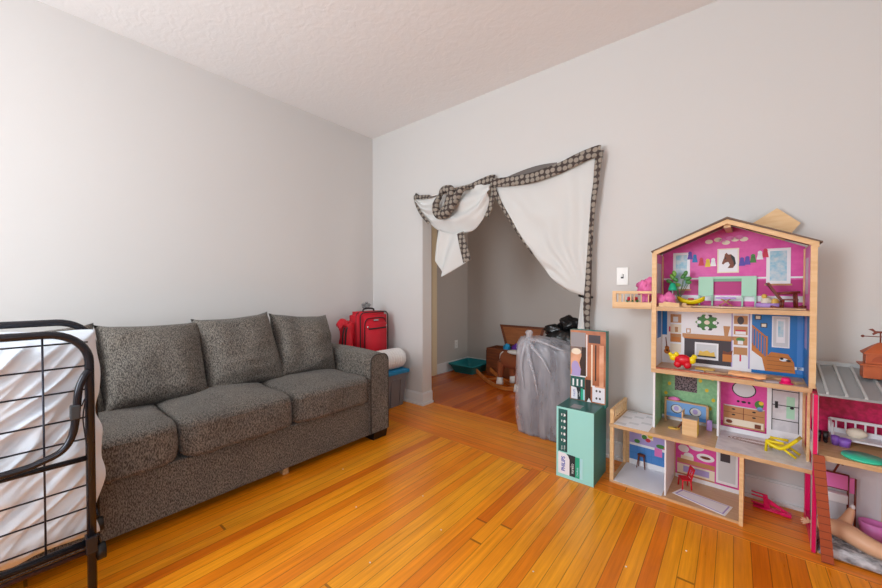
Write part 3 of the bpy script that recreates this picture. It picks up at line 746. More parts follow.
# ------------------------------------------------------------------ far room
lb = thing('litter_box', 'empty teal plastic litter box in the far room corner', 'litter box', (.27, 1.475, 0))
mb = MB(); x, y = .2, .235
def ringp(k, z, ext=0):
    bev = .035; prof = []
    for (cx, cy, a0) in ((x - bev, y - bev, 0), (-x + bev, y - bev, 90), (-x + bev, -y + bev, 180), (x - bev, -y + bev, 270)): prof += arc(cx, cy, bev, a0, a0 + 90, 4)
    return [Vector((px * k, py * k, z)) for px, py in prof]
rows = [ringp(.72, 0), ringp(.74, .004), ringp(.96, .10), ringp(1.02, .105), ringp(1.04, .115), ringp(1.02, .125), ringp(.96, .12), ringp(.93, .10), ringp(.72, .01)]
V = mb.quadgrid(rows, 'teal_plastic', closed_v=True); mb.bm.faces.new(V[0]); mb.bm.faces.new(V[-1]); mb.build('tray', lb)

ch = thing('toy_chest', 'dark brown wooden toy chest with its lid open against the far wall', 'toy chest', (.87, 1.55, 0))
mb = MB()
for a in ((-.31, .31, -.13, -.115, 0, .36), (-.31, .31, .115, .13, 0, .36), (-.31, -.295, -.115, .115, 0, .36), (.295, .31, -.115, .115, 0, .36), (-.295, .295, -.115, .115, .02, .035)): mb.box(*a, 'dark_brown', bev=.003)
mb.build('box', ch)
mb = MB(); mb.box(-.314, -.31, -.13, .13, .03, .33, 'black_wood'); mb.build('side_panel', ch)
mb = MB(); T = Matrix.Translation((0, .115, .365)) @ Matrix.Rotation(R(-10), 4, 'X')
mb.prism([(-.17, 0), (.28, 0), (.36, .28), (-.28, .28)], 0, .018, 'dark_brown', T=T); mb.prism([(-.14, .03), (.26, .03), (.32, .25), (-.23, .25)], -.004, 0, 'chest_inside', T=T); mb.build('lid', ch)
for nm, c, r_, m_, lab in (('folded_cloth', (.80, 1.53, .36), (.045, .05, .06), 'blue_cloth', 'bright blue cloth bundle sticking out of the open toy chest'), ('folded_cloth', (.93, 1.53, .36), (.06, .06, .06), 'purple_cloth', 'purple cloth bundle sticking out of the open toy chest')):
    mb = MB(); mb.ball((0, 0, 0), r_, m_, 16, lump=.5, seed=c[0] * 9); o = mb.build(nm, None, c); tag(o, lab, 'cloth')
rh = thing('rocking_horse', 'brown and white plush rocking horse on curved orange wooden rockers', 'rocking horse', (.985, 1.09, 0), R(-28))
for s_ in (-1, 1):
    mb = MB(); P = []
    for k in range(25):
        t = -1 + 2 * k / 24; P.append((.44 * t, s_ * .10, .015 + .075 * t * t))
    poly = [(p[0], p[2] - .014) for p in P] + [(p[0], p[2] + .024) for p in P[::-1]]
    mb.prism(poly, s_ * .10 - .011, s_ * .10 + .011, 'orange_wood'); mb.build('rocker', rh)
for xx in (-.2, .2):
    mb = MB(); mb.box(xx - .015, xx + .015, -.09, .09, .028, .046, 'orange_wood', bev=.002); mb.build('crossbar', rh)
mb = MB(); mb.tube(spline([(-.2, 0, .33), (-.1, 0, .335), (.05, 0, .33), (.2, 0, .35)], 12), [.06, .085, .095, .098, .095, .09, .09, .088, .085, .082, .08, .07, .05], 'plush_brown', 16)
mb.tube(spline([(.18, 0, .36), (.25, 0, .43), (.29, 0, .5)], 8), .055, 'plush_brown', 12); mb.ball((.34, 0, .51), (.1, .05, .055), 'plush_brown'); mb.ball((.42, 0, .49), (.04, .042, .042), 'plush_white')
for xx, yy in ((-.17, -.07), (-.17, .07), (.17, -.07), (.17, .07)):
    mb.tube(spline([(xx, yy * .8, .3), (xx - .01, yy, .2), (xx, yy * 1.2, .11)], 6), [.05, .045, .04, .035, .033, .032, .03], 'plush_brown', 10)
    mb.tube([(xx, yy * 1.2, .13), (xx + .005, yy * 1.3, .055)], [.034, .042], 'plush_white', 10)
for yy in (-.03, .03): mb.ball((.29, yy, .57), (.015, .012, .03), 'plush_brown', 8)
mb.build('body', rh).location.x = .25
mb = MB(); mb.ball((-.24, 0, .33), (.05, .04, .07), 'plush_white', 12, lump=.3); mb.build('tail', rh).location.x = .25
mb = MB(); mb.ball((.22, 0, .47), (.035, .03, .09), 'plush_white', 12, lump=.4); mb.build('mane', rh).location.x = .25
mb = MB(); mb.lathe([(.001, .02), (.09, .015), (.1, 0), (.085, -.01)], (0, 0, .43), 'plush_white', 16, sy=.8); mb.build('saddle', rh).location.x = .25

# trash bags
tr = thing('trash_bag', 'translucent grey plastic sack tied at the top standing in the doorway', 'trash bag', (1.945, .13, 0))
def sack(mb, hx, hy, h, m, seed, shrink=1, fold=1, tie=(-.09, .76)):
    P = []; nseg = 96
    tx, tz = tie
    for a in range(41):
        v = a / 40; z = h * v; row = []
        top = max(0, (v - .82) / .18)
        for q in range(nseg):
            th = 2 * PI * q / nseg; c, s_ = math.cos(th), math.sin(th); n = 5.5 - 2.5 * top
            k = (abs(c) ** n + abs(s_) ** n) ** (-1 / n)
            px, py = c * k * hx, s_ * k * hy
            sc = (1 - .10 * (1 - v) ** 8) * (1 + .02 * noise.noise(Vector((c * 2, s_ * 2, z * 3 + seed)))) * (1 - top ** 2.6 * .5)
            fd = fold * .014 * noise.noise(Vector((c * 7 + seed, s_ * 7, z * 1.1))) + fold * .008 * noise.noise(Vector((c * 20, s_ * 20, z * 2 + seed)))
            x_, y_ = px * sc + c * fd, py * sc + s_ * fd
            zz = z - .02 * abs(noise.noise(Vector((c * 3, s_ * 3, 1)))) * v
            x_ += tx * top ** 2
            y_ += -.05 * top ** 2
            row.append(Vector((x_ * shrink, y_ * shrink, zz)))
        P.append(row)
    V = mb.quadgrid(P, m, closed_v=True)
    f = mb.bm.faces.new(V[0]); f.material_index = mb.mi(m); f = mb.bm.faces.new(V[-1]); f.material_index = mb.mi(m)
mb = MB(); sack(mb, .235, .16, .75, 'clear_film', 1.0); mb.build('sack', tr)
mb = MB(); sack(mb, .225, .16, .70, 'bag_contents', 1.0, shrink=.93, fold=.6); mb.build('contents', tr)
mb = MB(); prof = []
mb.tube(spline([(-.13, -.135, .66), (-.125, -.15, .70), (-.12, -.14, .735), (-.115, -.13, .77), (-.12, -.12, .80)], 10), [.03, .028, .024, .02, .017, .016, .018, .022, .026, .03, .024], 'clear_film', 12)
for pts in ([(-.115, -.15, .735), (-.03, -.172, .74), (.08, -.18, .71), (.19, -.175, .68)], [(-.125, -.15, .72), (-.15, -.178, .62), (-.155, -.178, .5), (-.13, -.176, .36)],
            [(-.12, -.15, .72), (-.09, -.182, .60), (-.05, -.184, .48), (-.02, -.18, .32)], [(-.12, -.14, .735), (-.17, -.15, .70), (-.21, -.14, .64)], [(-.12, -.15, .73), (-.06, -.18, .68), (.02, -.184, .60), (.08, -.182, .50)]):
    mb.tube(spline(pts, 10), [.02, .02, .018, .016, .014, .012, .010, .008, .007, .005, .003], 'clear_film', 8)
mb.build('knot', tr)
bb = thing('trash_bag', 'shiny black garbage bag standing behind the translucent grey sack', 'trash bag', (1.95, .50, 0))
mb = MB(); sack(mb, .20, .17, .78, 'black_bag', 6.0, tie=(.03, .8)); mb.build('sack', bb)
mb = MB()
mb.ball((.05, -.06, .825), (.10, .07, .062), 'black_bag', 24, lump=.55, seed=3); mb.ball((-.10, -.05, .77), (.09, .06, .045), 'black_bag', 20, lump=.6, seed=9); mb.build('tied_top', bb)

# ------------------------------------------------------------------ display box
db = thing('display_box', 'mint green cardboard store display box with photo-print header beside the dollhouse', 'display box', (2.226, -.456, 0), R(-.5))
mb = MB(); mb.box(0, .216, 0, .001, 0, .42, 'mint_card'); mb.box(0, .216, .001, .245, 0, .419, 'side_teal'); mb.box(.004, .212, .003, .2, .419, .4205, 'teal_card')
mb.box(.07, .13, .03, .10, .4205, .421, 'photo_grey'); mb.build('carton', db)
mb = MB(); mb.box(.012, .228, .19, .245, .4, .866, 'side_teal'); mb.build('header', db)
mb = MB(); Y0 = .1895
def rect(mb, x0, x1, z0, z1, m, layer=0): mb.box(x0, x1, Y0 - .0006 * (layer + 1), Y0 - .0006 * layer, z0, z1, m)
rect(mb, .014, .226, .422, .864, 'bronze_print')
rect(mb, .016, .108, .72, .85, 'photo_grey', 1); rect(mb, .016, .108, .575, .76, 'skin_print', 1)
mb.prism([(.085, .76), (.11, .76), (.11, .57), (.075, .57), (.08, .62), (.07, .66), (.082, .70)], Y0 - .0018, Y0 - .0012, 'hair_print')
mb.prism(ell(.045, .63, .024, .04), Y0 - .0024, Y0 - .0018, 'lilac_print'); mb.prism([(.02, .575), (.075, .575), (.08, .62), (.06, .655), (.03, .63)], Y0 - .0026, Y0 - .0024, 'lilac_print')
mb.prism(ell(.05, .73, .03, .02), Y0 - .0022, Y0 - .0018, 'cream_print')
rect(mb, .112, .118, .58, .84, 'ink_white', 2); rect(mb, .125, .195, .79, .84, 'char_print', 2); rect(mb, .125, .16, .56, .79, 'bronze_print', 2); rect(mb, .142, .15, .52, .78, 'cream_print', 3); rect(mb, .165, .172, .56, .78, 'hair_print', 3); rect(mb, .19, .215, .50, .78, 'skin_print', 3)
rect(mb, .016, .11, .572, .58, 'ink_white', 3); rect(mb, .016, .105, .505, .572, 'teal_card', 2)
for k in range(3): rect(mb, .028 + k * .026, .038 + k * .026, .512, .555, 'ink_white', 3)
rect(mb, .02, .105, .424, .505, 'dark_card', 2); mb.prism([(.02, .428), (.06, .428), (.06, .47), (.052, .50), (.02, .505)], Y0 - .0024, Y0 - .0018, 'card_white'); rect(mb, .08, .095, .428, .50, 'card_green', 4); rect(mb, .095, .105, .428, .495, 'card_pale', 4)
rect(mb, .108, .14, .424, .56, 'hair_print', 1)
rect(mb, .15, .222, .43, .53, 'card_white', 4); rect(mb, .165, .222, .522, .53, 'skin_print', 5)
for x_ in (.175, .195):
    for z_ in (.455, .5): mb.prism(ell(x_, z_, .006, .007, 12), Y0 - .0042, Y0 - .0036, 'char_print')
mb.prism([(.118, .424), (.145, .424), (.13, .45)], Y0 - .004, Y0 - .0034, 'ink_white')
mb.build('header_print', db)
mb = MB(); Y0 = 0.0
rect(mb, .012, .066, .155, .408, 'teal_card'); rect(mb, .058, .064, .16, .40, 'dark_card', 1)
# icons: printed glyph shapes in the dark strip
for k in range(5):
    zc = .375 - k * .038
    mb.prism([(.043, zc - .010), (.054, zc - .006), (.056, zc), (.054, zc + .006), (.043, zc + .009), (.046, zc)] if k % 2 == 0 else ell(.049, zc, .006, .009, 10), -.0018, -.0012, 'ink_white')
    mb.box(.03, .035, -.0018, -.0012, zc - .006, zc + .007, 'ink_white')
rect(mb, .012, .014, .148, .155, 'teal_card', 1)
mb.prism([(.012, .022), (.080, .022), (.080, .115), (.072, .135), (.055, .148), (.012, .15)], -.0012, -.0006, 'card_white')
mb.prism([(.080, .022), (.113, .022), (.113, .145), (.062, .147), (.074, .134), (.080, .115)], -.0012, -.0006, 'dark_card')
rect(mb, .113, .138, .022, .143, 'card_green', 1); rect(mb, .140, .155, .022, .142, 'card_pale', 1)
mb.build('front_print', db)
RT = Matrix.Rotation(R(90), 4, 'X')
def vtext(body, size, m, x, z, sq=1, y=-.0022, bold=0): return text_mesh(body, size, m, Matrix.Translation((x, y, z)) @ RT @ Matrix.Rotation(R(90), 4, 'Z'), 'lettering', db, bold=bold, squash=sq)
vtext('PHILIPS', .030, 'ink_blue', .044, .084, .92, bold=.0006); vtext('norelco', .024, 'ink_white', .097, .07, .8); vtext('OneBlade', .016, 'card_pale', .127, .06, .8)
vtext('Facial', .011, 'ink_white', .034, .178, .9); vtext('+ Body', .011, 'ink_white', .05, .18, .9)
vtext('PHILIPS', .016, 'ink_blue', .04, .464, .9, y=.1868); vtext('norelco', .012, 'ink_white', .071, .462, .8, y=.1868)

# ------------------------------------------------------------------ dollhouse
TH = R(-2)
W = Matrix.Translation((2.505, -.02, 0)) @ Matrix.Rotation(TH, 4, 'Z')
dh = thing('dollhouse', 'tall open wooden dollhouse with pink attic, gabled roof and printed rooms', 'dollhouse', W=W)
BY = -.015
def art(mb, kind, args, m, layer=0):
    y1 = BY - .0005 * layer; y0 = y1 - .0006
    if kind == 'r': mb.box(args[0], args[1], y0, y1, args[2], args[3], m)
    elif kind == 'e': mb.prism(ell(*args), y0, y1, m)
    else: mb.prism(args, y0, y1, m)
def artk(mb, kind, a, m, layer=0, q=(.035, .803)):
    f = lambda x: q[0] + (x - q[0]) * q[1]
    if kind == 'r': a = (f(a[0]), f(a[1]), a[2], a[3])
    else: a = (f(a[0]), a[1], a[2] * q[1], a[3])
    art(mb, kind, a, m, layer)
def artp(mb, kind, a, m, layer=0): artk(mb, kind, a, m, layer, (.582, 1.22))
Z1, Z2, Z3 = .345, .683, 1.026
L1, R1 = .200, .822
# base floor
mb = MB(); mb.box(0, .59, -.31, 0, 0, .012, 'ply_edge'); mb.box(.02, .262, -.308, -.016, .012, .0126, 'white_print'); mb.box(.262, .58, -.308, -.016, .012, .0126, 'ply_floor'); mb.build('base_floor', dh)
# left open side
mb = MB()
for a in ((0, .021, -.31, -.293, .012, .425), (0, .016, -.03, 0, .012, .425), (0.002, .014, -.293, -.03, .405, .425), (.002, .014, -.293, -.03, .345, .358)): mb.box(*a, 'ply', bev=.0015)
for k in range(6): mb.box(.005, .012, -.265 + k * .042, -.255 + k * .042, .355, .406, 'ply')
mb.build('side_frame', dh)
mb = MB(); mb.box(.582, .598, -.322, 0, 0, .327, 'ply', bev=.001); mb.build('side_panel', dh)
mb = MB(); mb.box(.272, .279, -.29, -.014, .012, .327, 'white_print'); mb.build('divider', dh)
# lower back
mb = MB(); mb.box(.016, .582, -.014, -.007, .012, .327, 'ply_edge')
artk(mb, 'r', (.035, .33, .012, .327), 'lilac_print'); artk(mb, 'r', (.036, .33, .045, .135), 'blue_mid', 1); artk(mb, 'r', (.035, .33, .012, .045), 'white_print', 1)
artk(mb, 'r', (.036, .33, .135, .15), 'white_print', 1)
for k in range(5): artk(mb, 'r', (.09 + k * .05, .0915 + k * .05, .05, .13), 'blue_print', 2)
artk(mb, 'r', (.036, .33, .088, .0895), 'blue_print', 2)
artk(mb, 'r', (.12, .2, .19, .25), 'cream_print', 2); artk(mb, 'e', (.14, .20, .018, .014), 'green_print', 3); artk(mb, 'e', (.18, .215, .018, .016), 'yellow_print', 3); artk(mb, 'e', (.165, .185, .018, .012), 'red_print', 3)
artk(mb, 'e', (.09, .165, .02, .012), 'green_print', 3); artk(mb, 'e', (.25, .165, .03, .012), 'green_print', 3); artk(mb, 'e', (.28, .16, .012, .008), 'red_print', 4)
artk(mb, 'r', (.21, .26, .10, .15), 'pink_light', 3)
artp(mb, 'r', (.338, .582, .012, .327), 'pink_print'); artp(mb, 'r', (.338, .582, .012, .035), 'white_print', 1)
for cx, cz, rx_ in ((.37, .19, .022), (.42, .215, .03), (.455, .165, .034), (.39, .15, .02)): artp(mb, 'e', (cx, cz, rx_, .022), 'white_print', 1)
artp(mb, 'e', (.455, .165, .02, .008), 'brown_print', 2); artp(mb, 'r', (.36, .41, .13, .15), 'cream_print', 2)
artp(mb, 'r', (.345, .49, .105, .13), 'tan_print', 2); artp(mb, 'r', (.345, .49, .04, .10), 'cream_print', 1); artp(mb, 'r', (.37, .47, .055, .09), 'lilac_print', 2); artp(mb, 'r', (.345, .49, .036, .044), 'tan_print', 2)
artp(mb, 'r', (.495, .572, .04, .30), 'white_print', 2); artp(mb, 'r', (.503, .564, .06, .25), 'grey_print', 3); artp(mb, 'r', (.51, .545, .17, .215), 'char_print', 4); artp(mb, 'r', (.495, .572, .04, .045), 'magenta_print', 3)
mb.build('back_panel', dh)
mb = MB(); mb.tube([(.09, -.025, .012), (.094, -.025, .09)], .003, 'brown_print', 6); mb.tube([(.125, -.025, .012), (.12, -.025, .09)], .003, 'brown_print', 6); mb.tube([(.085, -.05, .012), (.094, -.04, .09)], .003, 'brown_print', 6); mb.tube([(.13, -.05, .012), (.12, -.04, .09)], .003, 'brown_print', 6); mb.lathe([(.001, 0), (.022, 0), (.022, .006), (.001, .007)], (.107, -.034, .088), 'brown_print', 14)
o = mb.build('bar_stool', None); o.matrix_world = W; tag(o, 'tiny dark brown stool in the blue dollhouse kitchen', 'toy stool')
# platform
mb = MB(); mb.box(0, R1, -.325, 0, .327, Z1, 'ply_edge', bev=.001)
mb.box(.022, L1, -.318, -.01, Z1, Z1 + .0006, 'white_print')
for k in range(7):
    xx = .03 + (k % 3) * .055; yy = -.30 + (k * .043)
    mb.box(xx, xx + .05, yy, yy + .035, Z1 + .0006, Z1 + .0012, 'grey_print')
mb.box(.203, .486, -.318, -.01, Z1, Z1 + .0006, 'ply_floor'); mb.box(.49, .825, -.322, -.01, Z1, Z1 + .0006, 'marble')
mb.build('platform', dh)
def ringflat(mb, cx, cy, rx_, ry_, z, m, w=.005, n=28):
    for k in range(n):
        a0, a1 = 2 * PI * k / n, 2 * PI * (k + 1) / n
        def pt(a, d): return (cx + (rx_ + d) * math.cos(a), cy + (ry_ + d * .6) * math.sin(a))
        mb.prism([pt(a0, 0), pt(a1, 0), pt(a1, w), pt(a0, w)], z, z + .0004, m, plane='xy')
mb = MB(); mb.prism(ell(.655, -.11, .125, .03, 28), Z1 + .0008, Z1 + .0014, 'white_print', plane='xy')
for k in range(3): ringflat(mb, .655, -.11, .12 - k * .016, .03 - k * .008, Z1 + .0014, 'brown_print')
mb.build('printed_rug', dh)
# level 2
mb = MB(); mb.box(L1 + .003, L1 + .013, -.225, 0, Z1, .660, 'white_print'); mb.box(L1 + .013, L1 + .0136, -.215, -.015, Z1, .660, 'sage_print'); mb.build('side_panel', dh)
mb = MB(); mb.box(.484, .493, -.14, -.014, Z1, .66, 'white_print'); mb.build('divider', dh)
mb = MB()
for a in ((.812, R1, -.03, 0, Z1, .66), (.812, R1, -.225, -.205, Z1, .66), (.814, R1 - .002, -.205, -.03, Z1, .37), (.814, R1 - .002, -.205, -.03, .63, .66)): mb.box(*a, 'ply', bev=.001)
mb.build('side_frame', dh)
mb = MB(); mb.box(L1 + .013, .812, -.014, -.007, Z1, .66, 'ply_edge')
art(mb, 'r', (.213, .484, Z1, .66), 'sage_print'); art(mb, 'r', (.213, .484, Z1, .37), 'white_print', 1)
for cx, cz in ((.235, .62), (.25, .56), (.232, .5), (.26, .46), (.40, .60), (.43, .55), (.455, .62), (.46, .5), (.445, .45), (.30, .64)): art(mb, 'e', (cx, cz, .009, .011, 8), 'yellow_print', 1)
art(mb, 'r', (.277, .385, .527, .64), 'chalk', 2)
art(mb, 'r', (.493, .682, Z1, .66), 'magenta_print'); art(mb, 'r', (.493, .682, .40, .66), 'pink_print', 1); art(mb, 'r', (.493, .682, Z1, .37), 'white_print', 2)
art(mb, 'e', (.59, .585, .050, .044), 'black_print', 2); art(mb, 'e', (.59, .585, .045, .039), 'grey_print', 3)
for k, cx in enumerate((.567, .59, .612)): art(mb, 'e', (cx, .518, .006 + .004 * (k == 1), .006), 'black_print', 3)
art(mb, 'e', (.652, .515, .018, .022), 'green_print', 2); art(mb, 'e', (.66, .525, .01, .01), 'yellow_print', 3); art(mb, 'e', (.655, .492, .012, .012), 'blue_pale', 3)
art(mb, 'r', (.505, .675, .486, .492), 'grey_print', 3)
art(mb, 'r', (.505, .675, .42, .486), 'tan_print', 3); art(mb, 'r', (.505, .675, .385, .42), 'cream_print', 3); art(mb, 'r', (.505, .675, .378, .386), 'tan_print', 4); art(mb, 'r', (.505, .51, .38, .49), 'tan_print', 4); art(mb, 'r', (.67, .675, .38, .49), 'tan_print', 4)
art(mb, 'r', (.588, .591, .42, .486), 'brown_print', 4); art(mb, 'r', (.505, .675, .452, .454), 'brown_print', 4)
for cx in (.548, .632):
    for cz in (.442, .472): art(mb, 'e', (cx, cz, .008, .004, 10), 'black_print', 5)
art(mb, 'e', (.53, .402, .014, .01, 10), 'brown_print', 5); art(mb, 'r', (.635, .66, .388, .41), 'brown_print', 5)
art(mb, 'r', (.682, .812, Z1, .66), 'white_print')
art(mb, 'r', (.70, .80, .40, .625), 'grey_print', 1); art(mb, 'r', (.705, .80, .40, .62), 'marble', 2); art(mb, 'r', (.755, .785, .47, .58), 'mint_print', 3)
for z in (.605, .53, .455): art(mb, 'r', (.70, .80, z, z + .004), 'black_print', 4)
for x_ in (.70, .798): art(mb, 'r', (x_, x_ + .003, .40, .625), 'black_print', 4)
art(mb, 'r', (.712, .724, .515, .55), 'black_print', 5); art(mb, 'e', (.775, .525, .008, .006, 10), 'black_print', 5)
mb.build('back_panel', dh)
# floors of the tower
def towerfloor(z0, z1):
    mb = MB(); mb.box(L1 - .003, R1 + .004, -.25, 0, z0, z1, 'ply_edge', bev=.001); mb.box(L1 + .02, R1 - .02, -.245, -.012, z1, z1 + .0005, 'ply_floor'); return mb.build('upper_floor', dh)
towerfloor(.661, Z2); towerfloor(1.004, Z3)
# living level + attic
for nm, x0, x1 in (('front_post', L1 - .003, L1 + .020), ('front_post', R1 - .008, R1 + .014)):
    mb = MB(); mb.box(x0, x1, -.2515, -.236, Z2, 1.325, 'ply', bev=.001); mb.build(nm, dh)
for side, x0, x1 in ((0, L1, L1 + .008), (1, R1 - .008, R1)):
    mb = MB(); mb.box(x0, x1, -.236, -.014, Z2, 1.004, 'ply'); mb.box(x0, x1, -.236, -.014, Z3, 1.325, 'ply')
    xi0, xi1 = (x1, x1 + .0006) if side == 0 else (x0 - .0006, x0)
    mb.box(xi0, xi1, -.232, -.016, Z2, 1.0, 'blue_print' if side else 'white_print'); mb.box(xi0 + (.0004 if side == 0 else -.0004), xi1 + (.0006 if side == 0 else -.0006), -.15, -.05, .84, 1.0, 'blue_print' if side == 0 else 'lilac_print')
    mb.box(xi0, xi1, -.232, -.03, 1.03, 1.32, 'pink_light'); mb.box(xi0 + (.0004 if side == 0 else -.0004), xi1 + (.0006 if side == 0 else -.0006), -.17, -.06, 1.10, 1.27, 'grey_print')
    mb.box(xi0 + (.0008 if side == 0 else -.006), xi1 + (.006 if side == 0 else -.0008), -.03, -.016, Z3, 1.32, 'ply')
    mb.build('side_panel', dh)
mb = MB(); mb.box(L1 + .008, R1 - .008, -.014, -.007, Z2, 1.004, 'ply_edge')
art(mb, 'r', (.21, .619, Z2, 1.004), 'white_print'); art(mb, 'r', (.21, .235, .85, 1.004), 'blue_print', 1)
for k, (z, m_) in enumerate(((.925, 'tan_print'), (.865, 'cream_print'), (.81, 'tan_print'), (.75, 'cream_print'))): art(mb, 'r', (.252, .306, z, z + .05), m_, 1)
art(mb, 'r', (.258, .30, .815, .84), 'orange_print', 2); art(mb, 'r', (.265, .29, .93, .96), 'grey_print', 2); art(mb, 'r', (.245, .252, .87, .90), 'red_print', 2); art(mb, 'r', (.275, .29, .87, .90), 'tan_print', 2); art(mb, 'r', (.262, .30, .71, .745), 'white_print', 2)
art(mb, 'e', (.236, .772, .012, .012), 'orange_print', 3); art(mb, 'e', (.236, .752, .016, .016), 'orange_print', 3); art(mb, 'p', [(.232, .775), (.238, .775), (.231, .835), (.227, .835)], 'brown_print', 4); art(mb, 'e', (.236, .757, .005, .005), 'black_print', 4)
art(mb, 'r', (.312, .545, .845, .866), 'tan_print', 2); art(mb, 'r', (.318, .536, .838, .845), 'orange_print', 2); art(mb, 'r', (.322, .535, .70, .838), 'char_print', 1)
art(mb, 'r', (.372, .48, .725, .82), 'white_print', 2); art(mb, 'r', (.38, .472, .735, .81), 'grey_print', 3); art(mb, 'r', (.385, .468, .738, .746), 'black_print', 4); art(mb, 'p', [(.388, .746), (.465, .746), (.462, .772), (.445, .765), (.43, .778), (.41, .768), (.395, .775)], 'gold_print', 4)
art(mb, 'r', (.498, .538, .725, .765), 'orange_print', 3); art(mb, 'p', [(.498, .765), (.538, .765), (.542, .79), (.52, .776), (.50, .785)], 'brown_print', 3)
art(mb, 'e', (.427, .935, .046, .042, 9), 'green_print', 2); [art(mb, 'e', (.427 + .043 * math.cos(q_ * .63), .935 + .039 * math.sin(q_ * .63), .012, .008, 6), 'green_print' if q_ % 2 else 'char_print', 2) for q_ in range(10)]
for k in range(8): a_ = k * PI / 4; art(mb, 'e', (.427 + .036 * math.cos(a_), .935 + .032 * math.sin(a_), .0105, .010, 10), 'white_print' if k % 2 == 0 else 'leaf', 3)
art(mb, 'e', (.427, .935, .013, .012, 12), 'cream_print', 3)
art(mb, 'r', (.33, .352, .868, .895), 'tan_print', 2); art(mb, 'r', (.335, .347, .872, .89), 'white_print', 3); art(mb, 'p', [(.505, .866), (.52, .866), (.53, .92), (.50, .92)], 'tan_print', 2)
art(mb, 'r', (.535, .54, .70, 1.0), 'lilac_print', 2); art(mb, 'r', (.606, .612, .70, 1.0), 'lilac_print', 2)
for k, (z, m_) in enumerate(((.935, 'tan_print'), (.878, 'tan_print'), (.822, 'tan_print'), (.765, 'tan_print'))): art(mb, 'r', (.545, .602, z, z + .045), m_, 1)
art(mb, 'e', (.573, .955, .014, .022), 'char_print', 2); art(mb, 'r', (.552, .595, .88, .902), 'white_print', 2); art(mb, 'r', (.552, .595, .896, .904), 'red_print', 3); art(mb, 'e', (.573, .852, .018, .012), 'green_print', 2); art(mb, 'r', (.562, .584, .826, .846), 'white_print', 3)
art(mb, 'r', (.548, .60, .735, .77), 'white_print', 2); art(mb, 'r', (.57, .577, .735, .77), 'red_print', 3)
art(mb, 'r', (.619, .822, Z2, 1.004), 'blue_print'); art(mb, 'r', (.79, .81, .70, 1.004), 'blue_mid', 1); art(mb, 'r', (.70, .822, .72, .735), 'white_print', 1)
art(mb, 'r', (.697, .763, .825, .985), 'white_print', 2); art(mb, 'r', (.702, .758, .83, .98), 'grey_print', 3); art(mb, 'r', (.714, .746, .85, .97), 'white_print', 4); art(mb, 'r', (.72, .74, .88, .96), 'sky_print', 5)
for cx, cz in ((.643, .975), (.666, .935)): art(mb, 'r', (cx - .013, cx + .013, cz - .012, cz + .012), 'black_print', 2); art(mb, 'r', (cx - .009, cx + .009, cz - .008, cz + .008), 'cream_print', 3)
art(mb, 'p', [(.619, .80), (.66, .765), (.672, .70), (.619, .70)], 'white_print', 2)
art(mb, 'p', [(.619, .84), (.65, .80), (.676, .77), (.676, .70), (.672, .70), (.66, .765), (.619, .80)], 'orange_print', 3)
art(mb, 'p', [(.619, .925), (.68, .865), (.68, .875), (.619, .937)], 'orange_print', 3)
for k in range(6): xx = .622 + k * .011; art(mb, 'r', (xx, xx + .0035, .825 - k * .012, .925 - k * .0105), 'orange_print', 3)
art(mb, 'r', (.674, .682, .76, .88), 'orange_print', 4)
art(mb, 'p', [(.672, .70), (.785, .70), (.78, .755), (.758, .795), (.695, .80), (.676, .77)], 'orange_print', 2)
for k in range(4): art(mb, 'r', (.68, .775, .712 + k * .021, .7135 + k * .021), 'brown_print', 3)
art(mb, 'e', (.742, .765, .016, .008, 12), 'white_print', 4); art(mb, 'e', (.735, .77, .007, .006, 10), 'black_print', 5); art(mb, 'e', (.76, .762, .009, .005, 10), 'black_print', 5)
mb.build('back_panel', dh)
# attic back panel (gable)
mb = MB(); mb.prism([(L1 + .008, Z3), (R1 - .008, Z3), (R1 - .008, 1.331), (.522, 1.469), (L1 + .008, 1.331)], -.014, -.007, 'pink_print')
art(mb, 'r', (.21, .82, 1.178, 1.187), 'white_print'); art(mb, 'r', (.21, .82, 1.058, 1.088), 'white_print')
art(mb, 'r', (.215, .82, 1.095, 1.17), 'magenta_print', 0)
for x0, x1, z0, z1, mm in ((.262, .345, 1.12, 1.335, 0), (.672, .763, 1.148, 1.332, 0)):
    art(mb, 'r', (x0, x1, z0, z1), 'white_print', 1); art(mb, 'r', (x0 + .014, x1 - .014, z0 + .018, z1 - .014), 'sky_print', 2); art(mb, 'r', (x0 - .006, x1 + .006, z0 - .006, z0 + .003), 'tan_print', 2)
art(mb, 'r', (.47, .563, 1.212, 1.345), 'cream_print', 1); art(mb, 'r', (.476, .557, 1.218, 1.339), 'white_print', 2)
art(mb, 'p', [(.503, 1.315), (.510, 1.322), (.517, 1.312), (.53, 1.312), (.545, 1.295), (.548, 1.26), (.538, 1.238), (.515, 1.238), (.525, 1.255), (.518, 1.272), (.505, 1.268), (.497, 1.258), (.490, 1.264), (.495, 1.28), (.50, 1.295)], 'brown_print', 3)
art(mb, 'p', [(.528, 1.312), (.545, 1.295), (.55, 1.262), (.543, 1.245), (.54, 1.27), (.53, 1.295)], 'black_print', 4); art(mb, 'e', (.506, 1.292, .003, .006, 8), 'black_print', 4)
for k, (cx, cz, m_) in enumerate(((.345, 1.318, 'purple_print'), (.368, 1.3, 'blue_print'), (.398, 1.28, 'red_print'), (.428, 1.272, 'yellow_print'), (.452, 1.275, 'white_print'), (.575, 1.272, 'purple_print'), (.597, 1.277, 'purple_print'), (.62, 1.287, 'green_print'), (.647, 1.302, 'white_print'), (.668, 1.312, 'red_print'))):
    art(mb, 'p', [(cx - .0135, cz - .024), (cx + .0135, cz - .024), (cx + .008, cz + .006), (cx - .008, cz + .006)], m_, 2); art(mb, 'e', (cx, cz + .011, .009, .011, 10), m_, 2)
